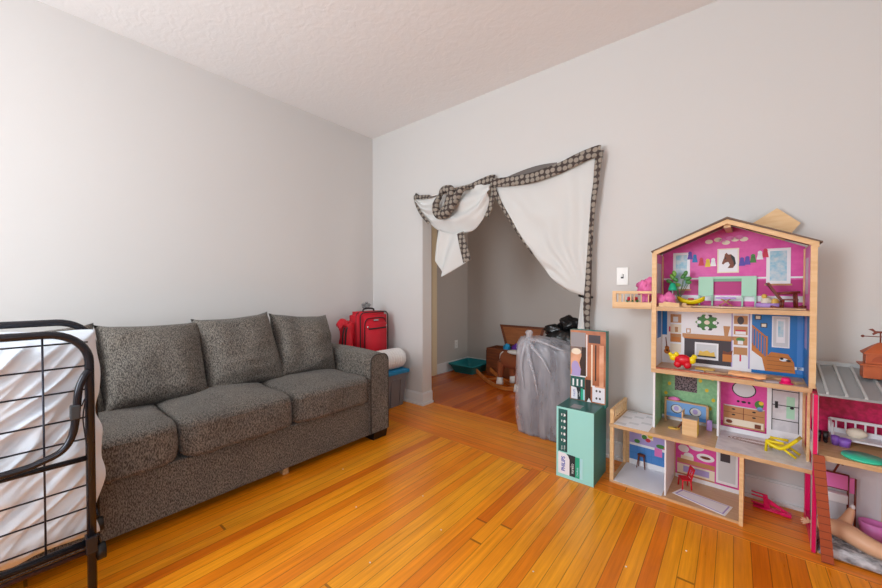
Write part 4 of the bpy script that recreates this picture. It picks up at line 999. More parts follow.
for cx, cz in ((.432, 1.388), (.472, 1.396), (.507, 1.378), (.545, 1.392), (.582, 1.39), (.562, 1.402), (.49, 1.39), (.525, 1.40)): art(mb, 'e', (cx, cz, .018, .012, 14), 'pink_light' if cx in (.49, .525, .562) else 'cream_print', 1)
mb.build('attic_panel', dh)
mb = MB()
mb.box(.388, .635, -.034, -.017, 1.18, 1.192, 'mint_print'); mb.box(.388, .455, -.034, -.017, 1.085, 1.18, 'mint_print'); mb.box(.575, .635, -.034, -.017, 1.085, 1.18, 'mint_print')
for x_ in (.388, .447, .575, .628): mb.box(x_, x_ + .007, -.034, -.017, Z3, 1.09, 'mint_print')
mb.box(.455, .575, -.026, -.017, 1.165, 1.18, 'mint_dark')
o = mb.build('toy_desk', None); o.matrix_world = W; tag(o, 'mint green toy desk under the horse picture in the attic', 'toy desk')
# roof
rf = MB()
for sgn in (-1, 1):
    xe = .522 + sgn * .328
    ex, ez = (xe, 1.327); px_, pz = .522, 1.472
    rf.prism([(ex, ez), (px_, pz), (px_, pz + .009), (ex, ez + .006)], -.262, .0, 'roof_brown'); 
rf.build('roof', dh)
for sgn in (-1, 1):
    mb = MB(); xe = .522 + sgn * .318
    mb.prism([(xe, 1.332), (.522, 1.470), (.522, 1.448), (xe, 1.308)], -.2535, -.236, 'ply'); mb.build('roof_fascia', dh)
mb = MB(); mb.box(.508, .536, -.236, -.02, 1.430, 1.448, 'ply_edge'); mb.build('ridge_block', dh)
# balcony
mb = MB(); mb.box(-.008, L1 - .004, -.25, -.11, 1.010, 1.022, 'ply_edge', bev=.001); mb.box(-.008, L1 - .004, -.2515, -.24, 1.02, 1.048, 'ply')
mb.box(-.008, .012, -.2515, -.236, 1.048, 1.112, 'ply', bev=.001); mb.box(.012, L1 - .004, -.250, -.238, 1.098, 1.112, 'ply'); mb.box(-.008, .004, -.125, -.11, 1.02, 1.112, 'ply'); mb.box(-.008, .002, -.236, -.125, 1.095, 1.108, 'ply')
mb.box(.0, L1 - .004, -.12, -.11, 1.094, 1.110, 'ply')
for k in range(9): mb.box(.034 + k * .018, .039 + k * .018, -.248, -.241, 1.048, 1.094, 'ply') if k in (0, 1, 3, 4, 6, 8) else None
mb.build('balcony', dh)
mb = MB(); mb.prism([(.71, 1.538), (.797, 1.452), (.768, 1.410), (.72, 1.34), (.60, 1.40), (.60, 1.46)], -.006, .002, 'ply'); o = mb.build('dormer_board', dh)  # plank standing behind the roof, parented to the dollhouse

# ---- toys in the dollhouse
def toy_(mb, name, label, cat, group=None, T=None):
    o = mb.build(name, None); o.matrix_world = W @ (T if T is not None else Matrix()); return tag(o, label, cat, group)
def TT(x, y, z, rz=0, rx=0, ry=0): return Matrix.Translation((x, y, z)) @ Matrix.Rotation(R(rz), 4, 'Z') @ Matrix.Rotation(R(rx), 4, 'X') @ Matrix.Rotation(R(ry), 4, 'Y')
# pink stool
t = thing('toy_stool', 'lilac topped folding stool standing at the mint toy desk', 'toy stool', W=W @ TT(.512, -.075, Z3))
mb = MB(); mb.box(-.042, .042, -.022, .022, .045, .054, 'lilac', bev=.003); mb.build('seat', t)
for s_ in (-1, 1):
    mb = MB(); mb.tube([(-.035, s_ * .017, .001), (.02, s_ * .017, .045)], .003, 'tan_print', 6); mb.build('leg', t)
    mb = MB(); mb.tube([(.035, s_ * .017, .001), (-.02, s_ * .017, .045)], .003, 'tan_print', 6); mb.build('leg', t)
# rocking chair
t = thing('toy_rocking_chair', 'dark red-brown wooden toy rocking chair at the right of the attic', 'toy rocking chair', W=W @ TT(.745, -.14, Z3 + .001, 8))
for s_ in (-1, 1):
    mb = MB(); mb.tube(spline([(-.055, s_ * .022, .012), (-.02, s_ * .022, .003), (.02, s_ * .022, .003), (.062, s_ * .022, .016)], 12), .005, 'mahogany', 6); mb.build('rocker', t)
    mb = MB(); mb.tube([(-.02, s_ * .022, .004), (-.016, s_ * .022, .045)], .0045, 'mahogany', 6); mb.build('leg', t)
    mb = MB(); mb.tube([(.032, s_ * .022, .005), (.028, s_ * .022, .078)], .0045, 'mahogany', 6); mb.build('leg', t)
    mb = MB(); mb.tube([(-.035, s_ * .024, .075), (.04, s_ * .024, .082)], .006, 'mahogany', 8); mb.build('armrest', t)
mb = MB(); mb.box(-.024, .036, -.023, .023, .043, .049, 'mahogany', bev=.001); mb.build('seat', t)
mb = MB(); T = Matrix.Translation((-.022, 0, .046)) @ Matrix.Rotation(R(-32), 4, 'Y')
for k in range(5): mb.box(-.004, .004, -.021 + k * .009, -.016 + k * .009, 0, .088, 'mahogany', T=T)
mb.box(-.005, .005, -.024, .024, .078, .095, 'mahogany', T=T, bev=.001); mb.build('backrest', t)
# dog bed
t = thing('toy_pet_bed', 'lilac toy pet bed with cream dogs beside the rocking chair', 'toy pet bed', W=W @ TT(.685, -.07, Z3 + .001, 4))
mb = MB(); mb.lathe([(.001, 0), (.05, 0), (.055, .012), (.052, .026), (.044, .024), (.042, .012), (.001, .010)], (0, 0, 0), 'lilac', 24, sy=.6); mb.build('cushion', t)
mb = MB(); mb.ball((-.012, 0, .035), (.024, .016, .022), 'cream_print', 12, lump=.3); mb.ball((.02, -.002, .032), (.016, .013, .018), 'gold_print', 10, lump=.3); mb.ball((-.02, -.004, .06), .012, 'gold_print', 10); mb.build('stuffed_dogs', t)
# yellow boat-shaped chair and wooden pieces
mb = MB()
P = []
for a in range(17):
    u = a / 16; xx = -.06 + .12 * u; w_ = .026 * math.sin(PI * (.12 + .76 * u)); zc = .012 + .022 * (2 * u - 1) ** 2
    P.append([Vector((xx, w_ * math.cos(PI * q / 8), zc + .018 - .02 * math.sin(PI * q / 8))) for q in range(9)])
mb.quadgrid(P, 'yellow_toy'); o = toy_(mb, 'toy_boat', 'yellow curved toy boat on the attic floor beside the plant', 'toy boat', T=TT(.362, -.12, Z3 + .006, -8)); solid(o, .005, 1)
mb = MB(); mb.box(-.055, .04, -.002, .004, 0, .02, 'ply'); mb.prism([(-.055, 0), (.04, 0), (.04, .02), (-.03, .028)], -.006, .0, 'ply'); toy_(mb, 'wooden_piece', 'small pale plywood piece lying on the attic floor near the balcony', 'wood piece', T=TT(.285, -.235, Z3 + .001, 4))
mb = MB(); mb.box(-.06, .06, -.008, .008, 0, .008, 'ply', bev=.001); mb.box(-.02, .0, -.008, .008, .008, .02, 'ply'); toy_(mb, 'wooden_piece', 'narrow pale plywood stick leaning before the yellow toy boat', 'wood piece', T=TT(.35, -.19, Z3 + .001, 12))
mb = MB(); mb.prism([(-.24, .05), (.2, .055), (.22, -.03), (.0, -.062), (-.2, -.035)], 0, .006, 'ply_floor', plane='xy'); toy_(mb, 'loose_board', 'long thin tan board lying loose on the attic floor before the desk', 'wood board', T=TT(.585, -.195, Z3 + .003, -3))
mb = MB(); mb.box(-.014, .014, -.012, .012, 0, .045, 'red_print', bev=.004); toy_(mb, 'toy_basket', 'small magenta toy box at the attic wall under the window', 'toy box', T=TT(.355, -.05, Z3 + .001))
# lamp
t = thing('toy_lamp', 'toy floor lamp with green shade and white stem in the attic', 'toy lamp', W=W @ TT(.283, -.165, Z3 + .001))
mb = MB(); mb.lathe([(.001, 0), (.014, 0), (.014, .004), (.003, .006), (.003, .10), (.001, .10)], (0, 0, 0), 'white_toy', 14); mb.build('stem', t)
mb = MB(); mb.lathe([(.022, .088), (.020, .10), (.012, .128), (.001, .132)], (0, 0, 0), 'teal_toy', 16); mb.build('lamp_shade', t)
# potted plant
t = thing('toy_plant', 'toy potted plant with glossy green leaves behind the green lamp', 'toy plant', W=W @ TT(.30, -.075, Z3 + .001))
mb = MB(); mb.lathe([(.001, 0), (.014, 0), (.02, .04), (.016, .04), (.001, .036)], (0, 0, 0), 'cream_print', 14); mb.build('pot', t)
for k, (dx, dz, s_, rot, m_) in enumerate(((-.03, .165, .028, 30, 'leaf_light'), (-.045, .14, .024, 60, 'leaf'), (-.02, .185, .024, 10, 'leaf_light'), (.025, .17, .026, -40, 'leaf'), (.045, .155, .026, -75, 'leaf'), (.035, .185, .02, -20, 'leaf'), (.0, .12, .02, 80, 'leaf_light'), (.05, .135, .02, -95, 'leaf'), (-.01, .15, .02, 45, 'leaf'))):
    mb = MB(); mb.tube([(0, 0, .035), (dx * .5, -.004, dz * .6), (dx, -.008, dz)], .0015, 'leaf', 5); mb.ball((0, 0, 0), (.011, .004, s_ * .75), m_, 10, T=Matrix.Translation((dx, -.01 - .004 * k, dz)) @ Matrix.Rotation(R(-rot), 4, 'Y')); mb.build('leaf', t)
# pink plush toys at balcony door
mb = MB()
for c, r_ in (((0, 0, .034), (.038, .028, .032)), ((.03, -.004, .045), (.03, .024, .032)), ((-.015, .004, .045), (.022, .02, .02)), ((.045, 0, .02), (.018, .016, .018))): mb.ball(c, r_, 'pink_hair', 16, lump=.5, seed=c[0] * 40)
toy_(mb, 'plush_pony', 'pink ribbon-like plush pony sitting just inside the balcony', 'stuffed toy', T=TT(.24, -.19, Z3 + .001))
mb = MB()
for c, r_ in (((0, 0, .04), (.026, .024, .04)), ((.008, 0, .095), (.036, .03, .038)), ((-.014, -.004, .12), (.03, .026, .034)), ((.016, .006, .14), (.028, .024, .026)), ((-.03, -.002, .09), (.018, .02, .02))): mb.ball(c, r_, 'pink_hair', 16, lump=.55, seed=c[2] * 60)
toy_(mb, 'plush_pony', 'curly pink haired plush pony standing on the balcony behind the railing', 'stuffed toy', T=TT(.155, -.18, 1.021))
for k, xx in enumerate((.075, .108)):
    t = thing('toy_flower_pot', ('leftmost' if k == 0 else 'rightmost') + ' of the two red flower pots on the dollhouse balcony', 'flower pot', W=W @ TT(xx, -.215, 1.0205), group='flower pots on the balcony')
    mb = MB(); mb.lathe([(.001, 0), (.007, 0), (.011, .02), (.001, .02)], (0, 0, 0), 'tan_print', 12); mb.build('pot', t)
    mb = MB()
    for q in range(6): mb.ball((.009 * math.cos(q * 1.1), .008 * math.sin(q * 1.1), .034 + .008 * (q % 3)), .008, 'red_print' if q % 3 else 'green_print', 8)
    mb.build('flowers', t)
# living level toys
t = thing('toy_dog', 'red and yellow balloon-shaped toy dog by the printed fireplace', 'toy dog', W=W @ TT(.338, -.20, Z2 + .014, -3))
mb = MB(); mb.ball((0, 0, .042), (.04, .024, .030), 'red_toy', 14); 
for xx in (-.022, .022):
    for yy in (-.01, .01): mb.ball((xx, yy, .018), (.018, .012, .020), 'red_toy', 10)
mb.build('body', t)
mb = MB(); mb.ball((-.044, 0, .052), (.018, .014, .02), 'yellow_toy', 12); mb.ball((-.028, -.004, .07), (.012, .01, .014), 'yellow_toy', 10); mb.ball((-.058, 0, .066), (.01, .01, .012), 'yellow_toy', 10); mb.build('head', t)
mb = MB(); mb.ball((.042, 0, .045), (.017, .013, .02), 'yellow_toy', 12); mb.ball((.052, 0, .065), (.013, .011, .013), 'yellow_toy', 10); mb.build('tail', t)
cl_ = [(.27, -.235, .10, .02, 6, 'clutter_red', 'rust red toy plank lying flat under the toy dog'), (.36, -.232, .12, .018, -4, 'clutter_red', 'dark orange toy plank at the floor edge below the toy dog'), (.40, -.20, .06, .03, 10, 'clutter_grey', 'pale crumpled paper scrap right of the toy dog'), (.46, -.225, .13, .02, -3, 'clutter_red', 'reddish toy plank in the middle of the living level edge'), (.48, -.17, .09, .035, 12, 'ply_floor', 'tan toy board lying before the printed log basket'), (.43, -.12, .08, .05, -6, 'gold_print', 'mustard toy mat in front of the printed fireplace'), (.56, -.235, .14, .016, 2, 'clutter_red', 'rust toy plank before the orange cloth'), (.69, -.23, .05, .03, 24, 'clutter_grey', 'pale scrap between orange cloth and pink hat'), (.655, -.12, .16, .05, -2, 'ply_floor', 'tan toy board before the printed stairs'), (.785, -.17, .05, .022, 50, 'ply', 'short pale plywood block near the right post')]
for k, (x_, y_, lx, ly, rz, m_, lab) in enumerate(cl_):
    mb = MB(); mb.box(-lx / 2, lx / 2, -ly / 2, ly / 2, 0, .006 + .002 * (k % 3), m_, bev=.001)
    toy_(mb, 'toy_plank' if 'plank' in lab or 'block' in lab else ('toy_board' if 'board' in lab else ('paper_scrap' if 'scrap' in lab else 'toy_mat')), lab, 'toy part', T=TT(x_, y_, Z2 + .0006 + (.0 if k % 2 else .0), rz))
mb = MB(); P = []
for a in range(15):
    P.append([Vector((-.07 + .14 * a / 14, -.024 + .048 * c / 8, .016 + .010 * noise.noise(Vector((a * .4, c * .6, 3))) - .012 * (abs(c - 4) / 4) ** 2)) for c in range(9)])
mb.quadgrid(P, 'orange_cloth'); o = toy_(mb, 'toy_blanket', 'peach orange toy blanket draped over planks on the living level', 'toy blanket', T=TT(.605, -.21, Z2 + .008, -6)); solid(o, .008)
t = thing('toy_hat', 'bright pink toy hat on the living level below the stairs', 'toy hat', W=W @ TT(.742, -.215, Z2 + .001, 0))
mb = MB(); mb.lathe([(.001, .0), (.027, .0), (.027, .003), (.016, .006), (.001, .006)], (0, 0, 0), 'pink_toy', 18, sy=.8); mb.build('brim', t)
mb = MB(); mb.lathe([(.018, .004), (.017, .02), (.012, .028), (.001, .026)], (0, 0, 0), 'pink_toy', 18, sy=.8); mb.build('crown', t)
# level 2 toys
t = thing('toy_crib', 'blue panelled bunk toy unit with two printed plush faces under the chalkboard', 'toy cabinet', W=W @ TT(.338, -.05, Z1 + .001, -1))
mb = MB(); mb.box(-.10, .10, -.012, .012, .03, .128, 'ply_edge'); mb.box(-.094, .094, -.0135, -.012, .034, .122, 'blue_pale'); mb.box(-.094, .094, -.014, -.0135, .034, .055, 'blue_mid'); mb.build('panel', t)
for s_ in (-1, 1): mb = MB(); mb.box(s_ * .1 - .005, s_ * .1 + .005, -.016, .016, 0, .14 if s_ < 0 else .125, 'ply_edge'); mb.build('post', t)
for xx in (-.045, .045):
    mb = MB(); mb.prism(ell(xx, .082, .028, .026), -.0155, -.014, 'char_print'); mb.prism(ell(xx + .002, .084, .025, .022), -.0165, -.0155, 'grey_print'); mb.prism(ell(xx, .085, .012, .014), -.017, -.0165, 'lilac_print'); mb.build('printed_face', t)
mb = MB(); mb.ball((-.06, 0, .135), (.03, .01, .012), 'pink_light', 10, lump=.3); mb.build('pink_pillow', t)
for k, (xx, zz, m_, lab) in enumerate(((.425, .03, 'lilac', 'lilac toy bin at the right end of the blue toy cabinet'),)):
    mb = MB(); mb.box(-.012, .012, -.012, .012, 0, .055, m_, bev=.003); toy_(mb, 'toy_bin', lab, 'toy bin', T=TT(.448, -.075, Z1 + .001))
t = thing('toy_desk', 'pale wood toy desk with yellow side and grey top in the green room', 'toy desk', W=W @ TT(.376, -.205, Z1 + .001, 0))
mb = MB(); mb.box(-.033, .033, -.035, .035, 0, .088, 'ply', bev=.001); mb.build('cabinet', t)
mb = MB(); mb.box(-.033, .033, -.035, .035, .088, .092, 'photo_grey'); mb.build('top', t)
mb = MB(); mb.box(.033, .0345, -.03, .03, .006, .084, 'yellow_print'); mb.build('yellow_side', t)
mb = MB(); mb.box(-.035, -.030, -.035, .035, .088, .120, 'ply'); mb.build('end_board', t)
t = thing('toy_instrument', 'small yellow toy guitar with brown neck lying on the green room floor', 'toy guitar', W=W @ TT(.30, -.17, Z1 + .001, 20))
mb = MB(); mb.prism(ell(-.01, 0, .022, .014, 16), 0, .006, 'gold_print', plane='xy'); mb.prism(ell(.012, 0, .014, .011, 16), 0, .006, 'gold_print', plane='xy'); mb.build('body', t)
mb = MB(); mb.tube([(.015, 0, .007), (.035, .008, .03)], .005, 'brown_print', 8); mb.ball((.037, .009, .034), .008, 'brown_print', 8); mb.build('neck', t)
# yellow lounge chair
t = thing('toy_lounger', 'bright yellow plastic toy lounge chair on the grey platform', 'toy lounge chair', W=W @ TT(.730, -.185, Z1 + .001, -16))
mb = MB()
S = spline([(-.045, 0, .048), (-.03, 0, .036), (.0, 0, .028), (.018, 0, .036), (.045, 0, .066), (.062, 0, .088)], 20)
P = [[p + Vector((0, y_, 0)) for y_ in (-.036, -.018, 0, .018, .036)] for p in S]; mb.quadgrid(P, 'yellow_toy'); o = mb.build('seat', t); solid(o, .013)
for s_ in (-1, 1):
    mb = MB(); mb.tube([(-.046, s_ * .032, 0), (-.044, s_ * .032, .052), (.018, s_ * .032, .056)], .0065, 'yellow_toy', 8); mb.build('armrest', t)
    mb = MB(); mb.tube([(.006, s_ * .03, .036), (.06, s_ * .03, .004)], .0055, 'yellow_toy', 8); mb.build('leg', t)
mb = MB(); mb.box(-.048, -.042, -.022, .022, .04, .05, 'yellow_toy'); mb.build('front_rail', t)
# red chairs
def red_chair(T, label):
    t = thing('toy_chair', label, 'toy chair', W=T)
    for x_, y_ in ((-.024, -.02), (.024, -.02), (-.022, .02), (.022, .02)):
        mb = MB(); mb.tube([(x_ * 1.15, y_ * 1.15, 0), (x_, y_, .05)], .0042, 'red_toy', 8); mb.build('leg', t)
    mb = MB(); mb.box(-.028, .028, -.025, .025, .048, .055, 'red_toy', bev=.002); mb.build('seat', t)
    mb = MB(); TB = Matrix.Translation((0, .021, .054)) @ Matrix.Rotation(R(-14), 4, 'X')
    mb.box(-.026, -.020, -.003, .003, 0, .06, 'red_toy', T=TB); mb.box(.020, .026, -.003, .003, 0, .06, 'red_toy', T=TB); mb.box(-.028, .028, -.003, .003, .05, .064, 'red_toy', T=TB, bev=.001); mb.box(-.022, .022, -.002, .002, .008, .013, 'red_toy', T=TB)
    for q in (-1, 1): mb.tube([TB @ Vector((q * -.012, 0, .012)), TB @ Vector((q * .010, 0, .052))], .0028, 'red_toy', 6)
    mb.build('backrest', t)
red_chair(W @ TT(.345, -.125, .0135, -62), 'small red wooden toy chair standing in the pink lower room')
t = thing('toy_easel', 'magenta toy chair frame lying on its side on the floor by the baseboard', 'toy chair', W=W @ TT(.688, -.062, .001, -3))
mb = MB(); mb.tube([(-.055, .01, .007), (.085, -.01, .007)], .006, 'farm_pink', 8); mb.tube([(-.055, -.02, .007), (.085, -.022, .007)], .006, 'farm_pink', 8); mb.box(.05, .088, -.03, 0, .002, .018, 'farm_pink', bev=.002); mb.build('frame', t)
mb = MB(); mb.prism([(-.012, .01), (.012, .01), (.0, .075), (-.018, .075)], -.012, -.005, 'farm_pink'); mb.prism([(0, .06), (.09, .012), (.09, .006), (0, .035)], -.012, -.006, 'farm_pink'); mb.build('seat', t)
for z_ in (.058, .074, .022):
    mb = MB(); mb.tube([(-.062, -.01, z_), (-.006, -.009, z_ - .002)], .004, 'farm_pink', 8); mb.build('leg', t)
mb = MB(); mb.prism([(.30, -.235), (.53, -.302), (.556, -.185), (.33, -.155)], .0128, .0142, 'white_print', plane='xy'); mb.prism([(.313, -.23), (.523, -.290), (.545, -.19), (.337, -.165)], .0142, .0146, 'lilac_print', plane='xy'); mb.prism([(.322, -.225), (.518, -.282), (.538, -.195), (.343, -.172)], .0146, .015, 'card_white', plane='xy')
toy_(mb, 'toy_rug', 'pale lilac and white toy rug on the pink lower room floor', 'toy rug')

# ------------------------------------------------------------------ farmhouse dollhouse at the right edge
fh = thing('dollhouse', 'hot pink toy farmhouse with grey ribbed roof at the right edge', 'dollhouse', W=W @ TT(.8228, 0, 0))
FW = .62
mb = MB(); mb.box(.0, .0125, -.34, -.324, 0, .676, 'farm_pink', bev=.001); mb.box(.0, .016, -.324, -.30, 0, .672, 'white_print'); mb.box(0, .018, -.05, -.012, 0, .676, 'farm_pink'); mb.box(.001, .016, -.3, -.05, .0, .05, 'farm_pink'); mb.box(.001, .016, -.3, -.05, .56, .672, 'farm_pink'); mb.box(.001, .016, -.3, -.05, .40, .45, 'white_print'); mb.build('side_panel', fh)
mb = MB(); mb.box(FW, FW + .018, -.34, -.012, 0, .676, 'farm_pink'); mb.build('side_panel', fh)
mb = MB(); mb.box(.018, FW, -.335, -.02, .402, .424, 'ply_edge', bev=.001); mb.build('upper_floor', fh)
mb = MB(); mb.box(.018, FW, -.33, -.02, .0, .008, 'ply_edge'); mb.build('base_floor', fh)
mb = MB(); mb.box(.018, FW, -.02, -.012, .008, .40, 'farm_panel')
for k in range(9): mb.box(.05 + k * .06, .052 + k * .06, -.0206, -.02, .02, .40, 'grey_print')
mb.box(.245, .28, -.0215, -.02, .01, .40, 'ply_edge'); mb.build('lower_back', fh)
mb = MB(); mb.box(.018, FW, -.02, -.012, .424, .70, 'farm_wall'); mb.build('upper_back', fh)
mb = MB(); rz0, rz1 = .676, .752
mb.prism([(-.345, rz0), (-.012, rz1), (-.012, rz1 + .010), (-.345, rz0 + .010)], .012, FW + .02, 'farm_roof', plane='yz')
sl = (rz1 - rz0) / .333
for k in range(11):
    xx = .035 + k * .053
    mb.prism([(-.346, rz0 + .010), (-.012, rz1 + .010), (-.012, rz1 + .018), (-.346, rz0 + .018)], xx, xx + .008, 'farm_roof_seam', plane='yz')
mb.box(.012, FW + .02, -.02, -.008, rz1, rz1 + .026, 'farm_roof_seam'); mb.build('roof', fh)
cu = thing('toy_cupola', 'brown wooden toy cupola with running horse weathervane on the ribbed roof', 'toy cupola', W=W @ TT(1.035, -.14, .728))
mb = MB(); mb.box(-.052, .052, -.035, .035, .015, .07, 'cupola_wood', bev=.002); mb.box(-.062, .062, -.042, .042, .068, .076, 'cupola_wood', bev=.002); mb.box(-.045, .045, -.03, .03, .076, .12, 'cupola_wood', bev=.002); mb.prism(arc(0, .085, .028, 0, 180, 10), -.031, -.0295, 'shingle'); mb.build('body', cu)
mb = MB(); P = []
for s_, z_ in ((1, .118), (1, .124), (.75, .136), (.45, .152), (.15, .165), (.03, .168)): P.append([Vector((sx * .052 * s_, sy * .038 * s_, z_)) for sx, sy in ((-1, -1), (1, -1), (1, 1), (-1, 1))])
V = mb.quadgrid(P, 'cupola_wood', closed_v=True, smooth=False); mb.bm.faces.new(V[0]); mb.bm.faces.new(V[-1]); mb.build('roof', cu)
wv = MB(); wv.tube([(0, 0, .16), (0, 0, .215)], .0025, 'mahogany', 6); wv.tube([(-.05, 0, .192), (.05, 0, .192)], .0018, 'mahogany', 6); wv.ball((-.05, 0, .192), .006, 'mahogany', 8)
wv.prism([(-.035, .222), (-.022, .226), (-.014, .216), (.02, .216), (.035, .222), (.028, .212), (.036, .198), (.026, .204), (.014, .208), (-.008, .207), (-.02, .198), (-.024, .203), (-.018, .211), (-.026, .217)], -.002, .002, 'mahogany')
wo = wv.build('weathervane', cu)
# shingled strip leaning on the upper floor edge
mb = MB(); T = TT(.860, -.388, .002, 2) @ Matrix.Rotation(R(-6), 4, 'X') @ Matrix.Rotation(R(-3.4), 4, 'Y') @ Matrix.Diagonal((.76, 1, 1, 1))
mb.box(-.015, .028, -.004, .004, 0, .425, 'shingle', T=T)
for k in range(14):
    z_ = .002 + k * .0302; mb.prism([(-.017, z_), (.03, z_), (.030, z_ + .026), (.026, z_ + .030), (-.013, z_ + .030), (-.017, z_ + .026)], -.0075, -.004, 'shingle', T=T)
    mb.box(-.017, .03, -.0078, -.0038, z_ - .002, z_ + .0012, 'shingle_line', T=T)
o = mb.build('roof_strip', None); o.matrix_world = W; tag(o, 'tall narrow brown shingled toy board leaning against the farmhouse', 'toy board')
# crib
t = thing('toy_crib', 'white toy bed with slatted headboard in the pink farmhouse loft', 'toy bed', W=W @ TT(.90, -.075, .4245))
mb = MB(); mb.box(0, .26, .02, .028, .085, .098, 'white_toy', bev=.002); mb.box(0, .26, .02, .028, .03, .052, 'white_toy', bev=.002)
for k in range(9): mb.box(.018 + k * .03, .024 + k * .03, .021, .027, .05, .086, 'white_toy')
mb.build('headboard', t)
for x_, y_ in ((.0, -.06), (.0, .024), (.26, -.06), (.26, .024)): mb = MB(); mb.tube([(x_, y_, 0), (x_, y_, .095)], .0045, 'white_toy', 8); mb.build('leg', t)
mb = MB(); mb.tube([(0, -.06, .09), (0, .024, .09)], .004, 'white_toy', 8); mb.box(.0, .26, -.06, .02, .022, .030, 'white_toy'); mb.build('bed_frame', t)
mb = MB(); mb.ball((.08, -.01, .05), (.035, .02, .022), 'cream_print', 12, lump=.2); mb.build('pillow', t)
def tub(name, lab, T, r_, h, m_, sy=.7):
    mb = MB(); mb.lathe([(.001, 0), (r_ * .75, 0), (r_, h), (r_ * .92, h), (r_ * .68, h * .12), (.001, h * .1)], (0, 0, 0), m_, 20, sy=sy); toy_(mb, name, lab, 'toy tub', T=T)
tub('toy_tub', 'purple toy tub in front of the white toy bed', TT(.935, -.155, .4245), .022, .035, 'purple_toy', .8)
tub('toy_cup', 'small purple toy cup nearest the farmhouse wall in the loft', TT(.908, -.15, .4245), .014, .04, 'purple_toy', .9)
tub('toy_tub', 'pink toy washtub on the farmhouse ground floor', TT(1.035, -.075, .0095), .045, .078, 'tub_pink', .8)
bo = MB()
for dx in (-.011, .011): bo.tube([(dx, 0, .005), (dx, 0, .05)], [.008, .011], 'black_toy', 10); bo.ball((dx, -.008, .008), (.008, .014, .008), 'black_toy', 8)
toy_(bo, 'toy_boots', 'pair of black toy riding boots beside the farmhouse wall', 'toy boots', T=TT(.868, -.14, .4245))
mb = MB(); mb.lathe([(.001, 0), (.058, 0), (.062, .004), (.06, .010), (.001, .010)], (0, 0, 0), 'aqua_toy', 32, sy=.95); toy_(mb, 'toy_table_top', 'oval aqua green toy tabletop lying at the farmhouse loft edge', 'toy tabletop', T=TT(.972, -.275, .4245))
# pink cart
t = thing('toy_cart', 'brown framed toy washstand with pink panels at the farmhouse back wall', 'toy washstand', W=W @ TT(.925, -.06, .0085))
mb = MB(); mb.box(-.045, .035, -.004, .004, .19, .255, 'pink_light'); mb.box(.04, .055, -.004, .004, .18, .25, 'pink_light'); mb.build('panel', t)
for a, c in (((-.045, 0, 0), (-.045, 0, .26)), ((.036, 0, 0), (.036, 0, .26)), ((-.045, 0, .258), (.036, 0, .258)), ((-.045, 0, .188), (.036, 0, .188)), ((-.045, 0, .25), (.03, 0, .19)), ((.058, 0, .0), (.058, 0, .25)), ((-.01, 0, .258), (.02, 0, .34)), ((.02, 0, .34), (.018, 0, .30))):
    mb = MB(); mb.tube([a, c], .004, 'mahogany', 8); mb.build('rail', t)
mb = MB(); mb.box(-.04, .032, -.035, .0, .135, .175, 'white_toy', bev=.004); mb.build('basin', t)
# doll
fu = MB(); P = []
for a in range(41):
    row = []
    for c in range(25):
        u, v = a / 40, c / 24; x_ = .015 + .36 * u; y_ = -.345 + .16 * v
        e = min(1, min(u, 1 - u, v, 1 - v) * 7)
        row.append(Vector((x_ + .008 * noise.noise(Vector((u * 20, v * 20, 0))), y_ - .012 * u, .010 + (.030 + .022 * abs(noise.noise(Vector((u * 14 + v * 5, v * 20, 2))))) * e ** .5)))
    P.append(row)
fu.quadgrid(P, 'fur')
o = fu.build('fur_blanket', None); o.matrix_world = W @ TT(.829, 0, 0); tag(o, 'grey streaked faux fur blanket on the farmhouse ground floor', 'toy blanket')
md = o.modifiers.new('s', 'SOLIDIFY'); md.thickness = .008; md.offset = -1
def skinned(name, verts, edges, radii, m, parent, root=0, sub=2):
    me = bpy.data.meshes.new(name); me.from_pydata(verts, edges, []); o = bpy.data.objects.new(name, me); COL.objects.link(o)
    md = o.modifiers.new('skin', 'SKIN'); md.use_smooth_shade = True
    for i, r_ in enumerate(radii): me.skin_vertices[0].data[i].radius = (r_, r_); me.skin_vertices[0].data[i].use_root = (i == root)
    sb = o.modifiers.new('sub', 'SUBSURF'); sb.levels = sub; sb.render_levels = sub
    dg = bpy.context.evaluated_depsgraph_get(); m2 = bpy.data.meshes.new_from_object(o.evaluated_get(dg)); bpy.data.objects.remove(o)
    m2.materials.clear(); m2.materials.append(M[m])
    o = bpy.data.objects.new(name, m2); COL.objects.link(o); o.parent = parent
    return o
doll = thing('fashion_doll', 'bare plastic fashion doll lying on the grey fur blanket', 'doll', W=W @ TT(.829, 0, 0))
V_ = [(.085, -.225, .082), (.06, -.215, .082), (.035, -.205, .085), (.018, -.20, .088),
      (.028, -.19, .075), (.01, -.185, .062), (-.004, -.19, .058),
      (.10, -.195, .09), (.13, -.25, .078), (.175, -.275, .066), (.22, -.285, .062), (.30, -.27, .048),
      (.112, -.18, .105), (.128, -.165, .150), (.131, -.162, .165),
      (.03, -.225, .07), (.04, -.25, .05)]
E_ = [(0, 1), (1, 2), (2, 3), (2, 4), (4, 5), (5, 6), (0, 7), (0, 8), (8, 9), (9, 10), (10, 11), (7, 12), (12, 13), (13, 14), (2, 15), (15, 16)]
Rr = [.040, .034, .034, .012, .012, .010, .007, .028, .040, .036, .032, .020, .022, .014, .009, .012, .009]
skinned('body', V_, E_, Rr, 'skin', doll)
for k, (dx, dz, dy) in enumerate(((-.012, .006, 0), (-.014, .002, -.004), (-.013, -.003, -.006), (-.01, -.006, -.008), (-.002, .01, .002))):
    mb = MB(); mb.tube([(-.002, -.19, .058), (-.004 + dx, -.19 + dy, .060 + dz * 1.2), (-.006 + dx * 1.8, -.19 + dy * 1.5, .058 + dz * 1.8)], [.0042, .0036, .0026], 'skin', 6); mb.build('finger', doll)
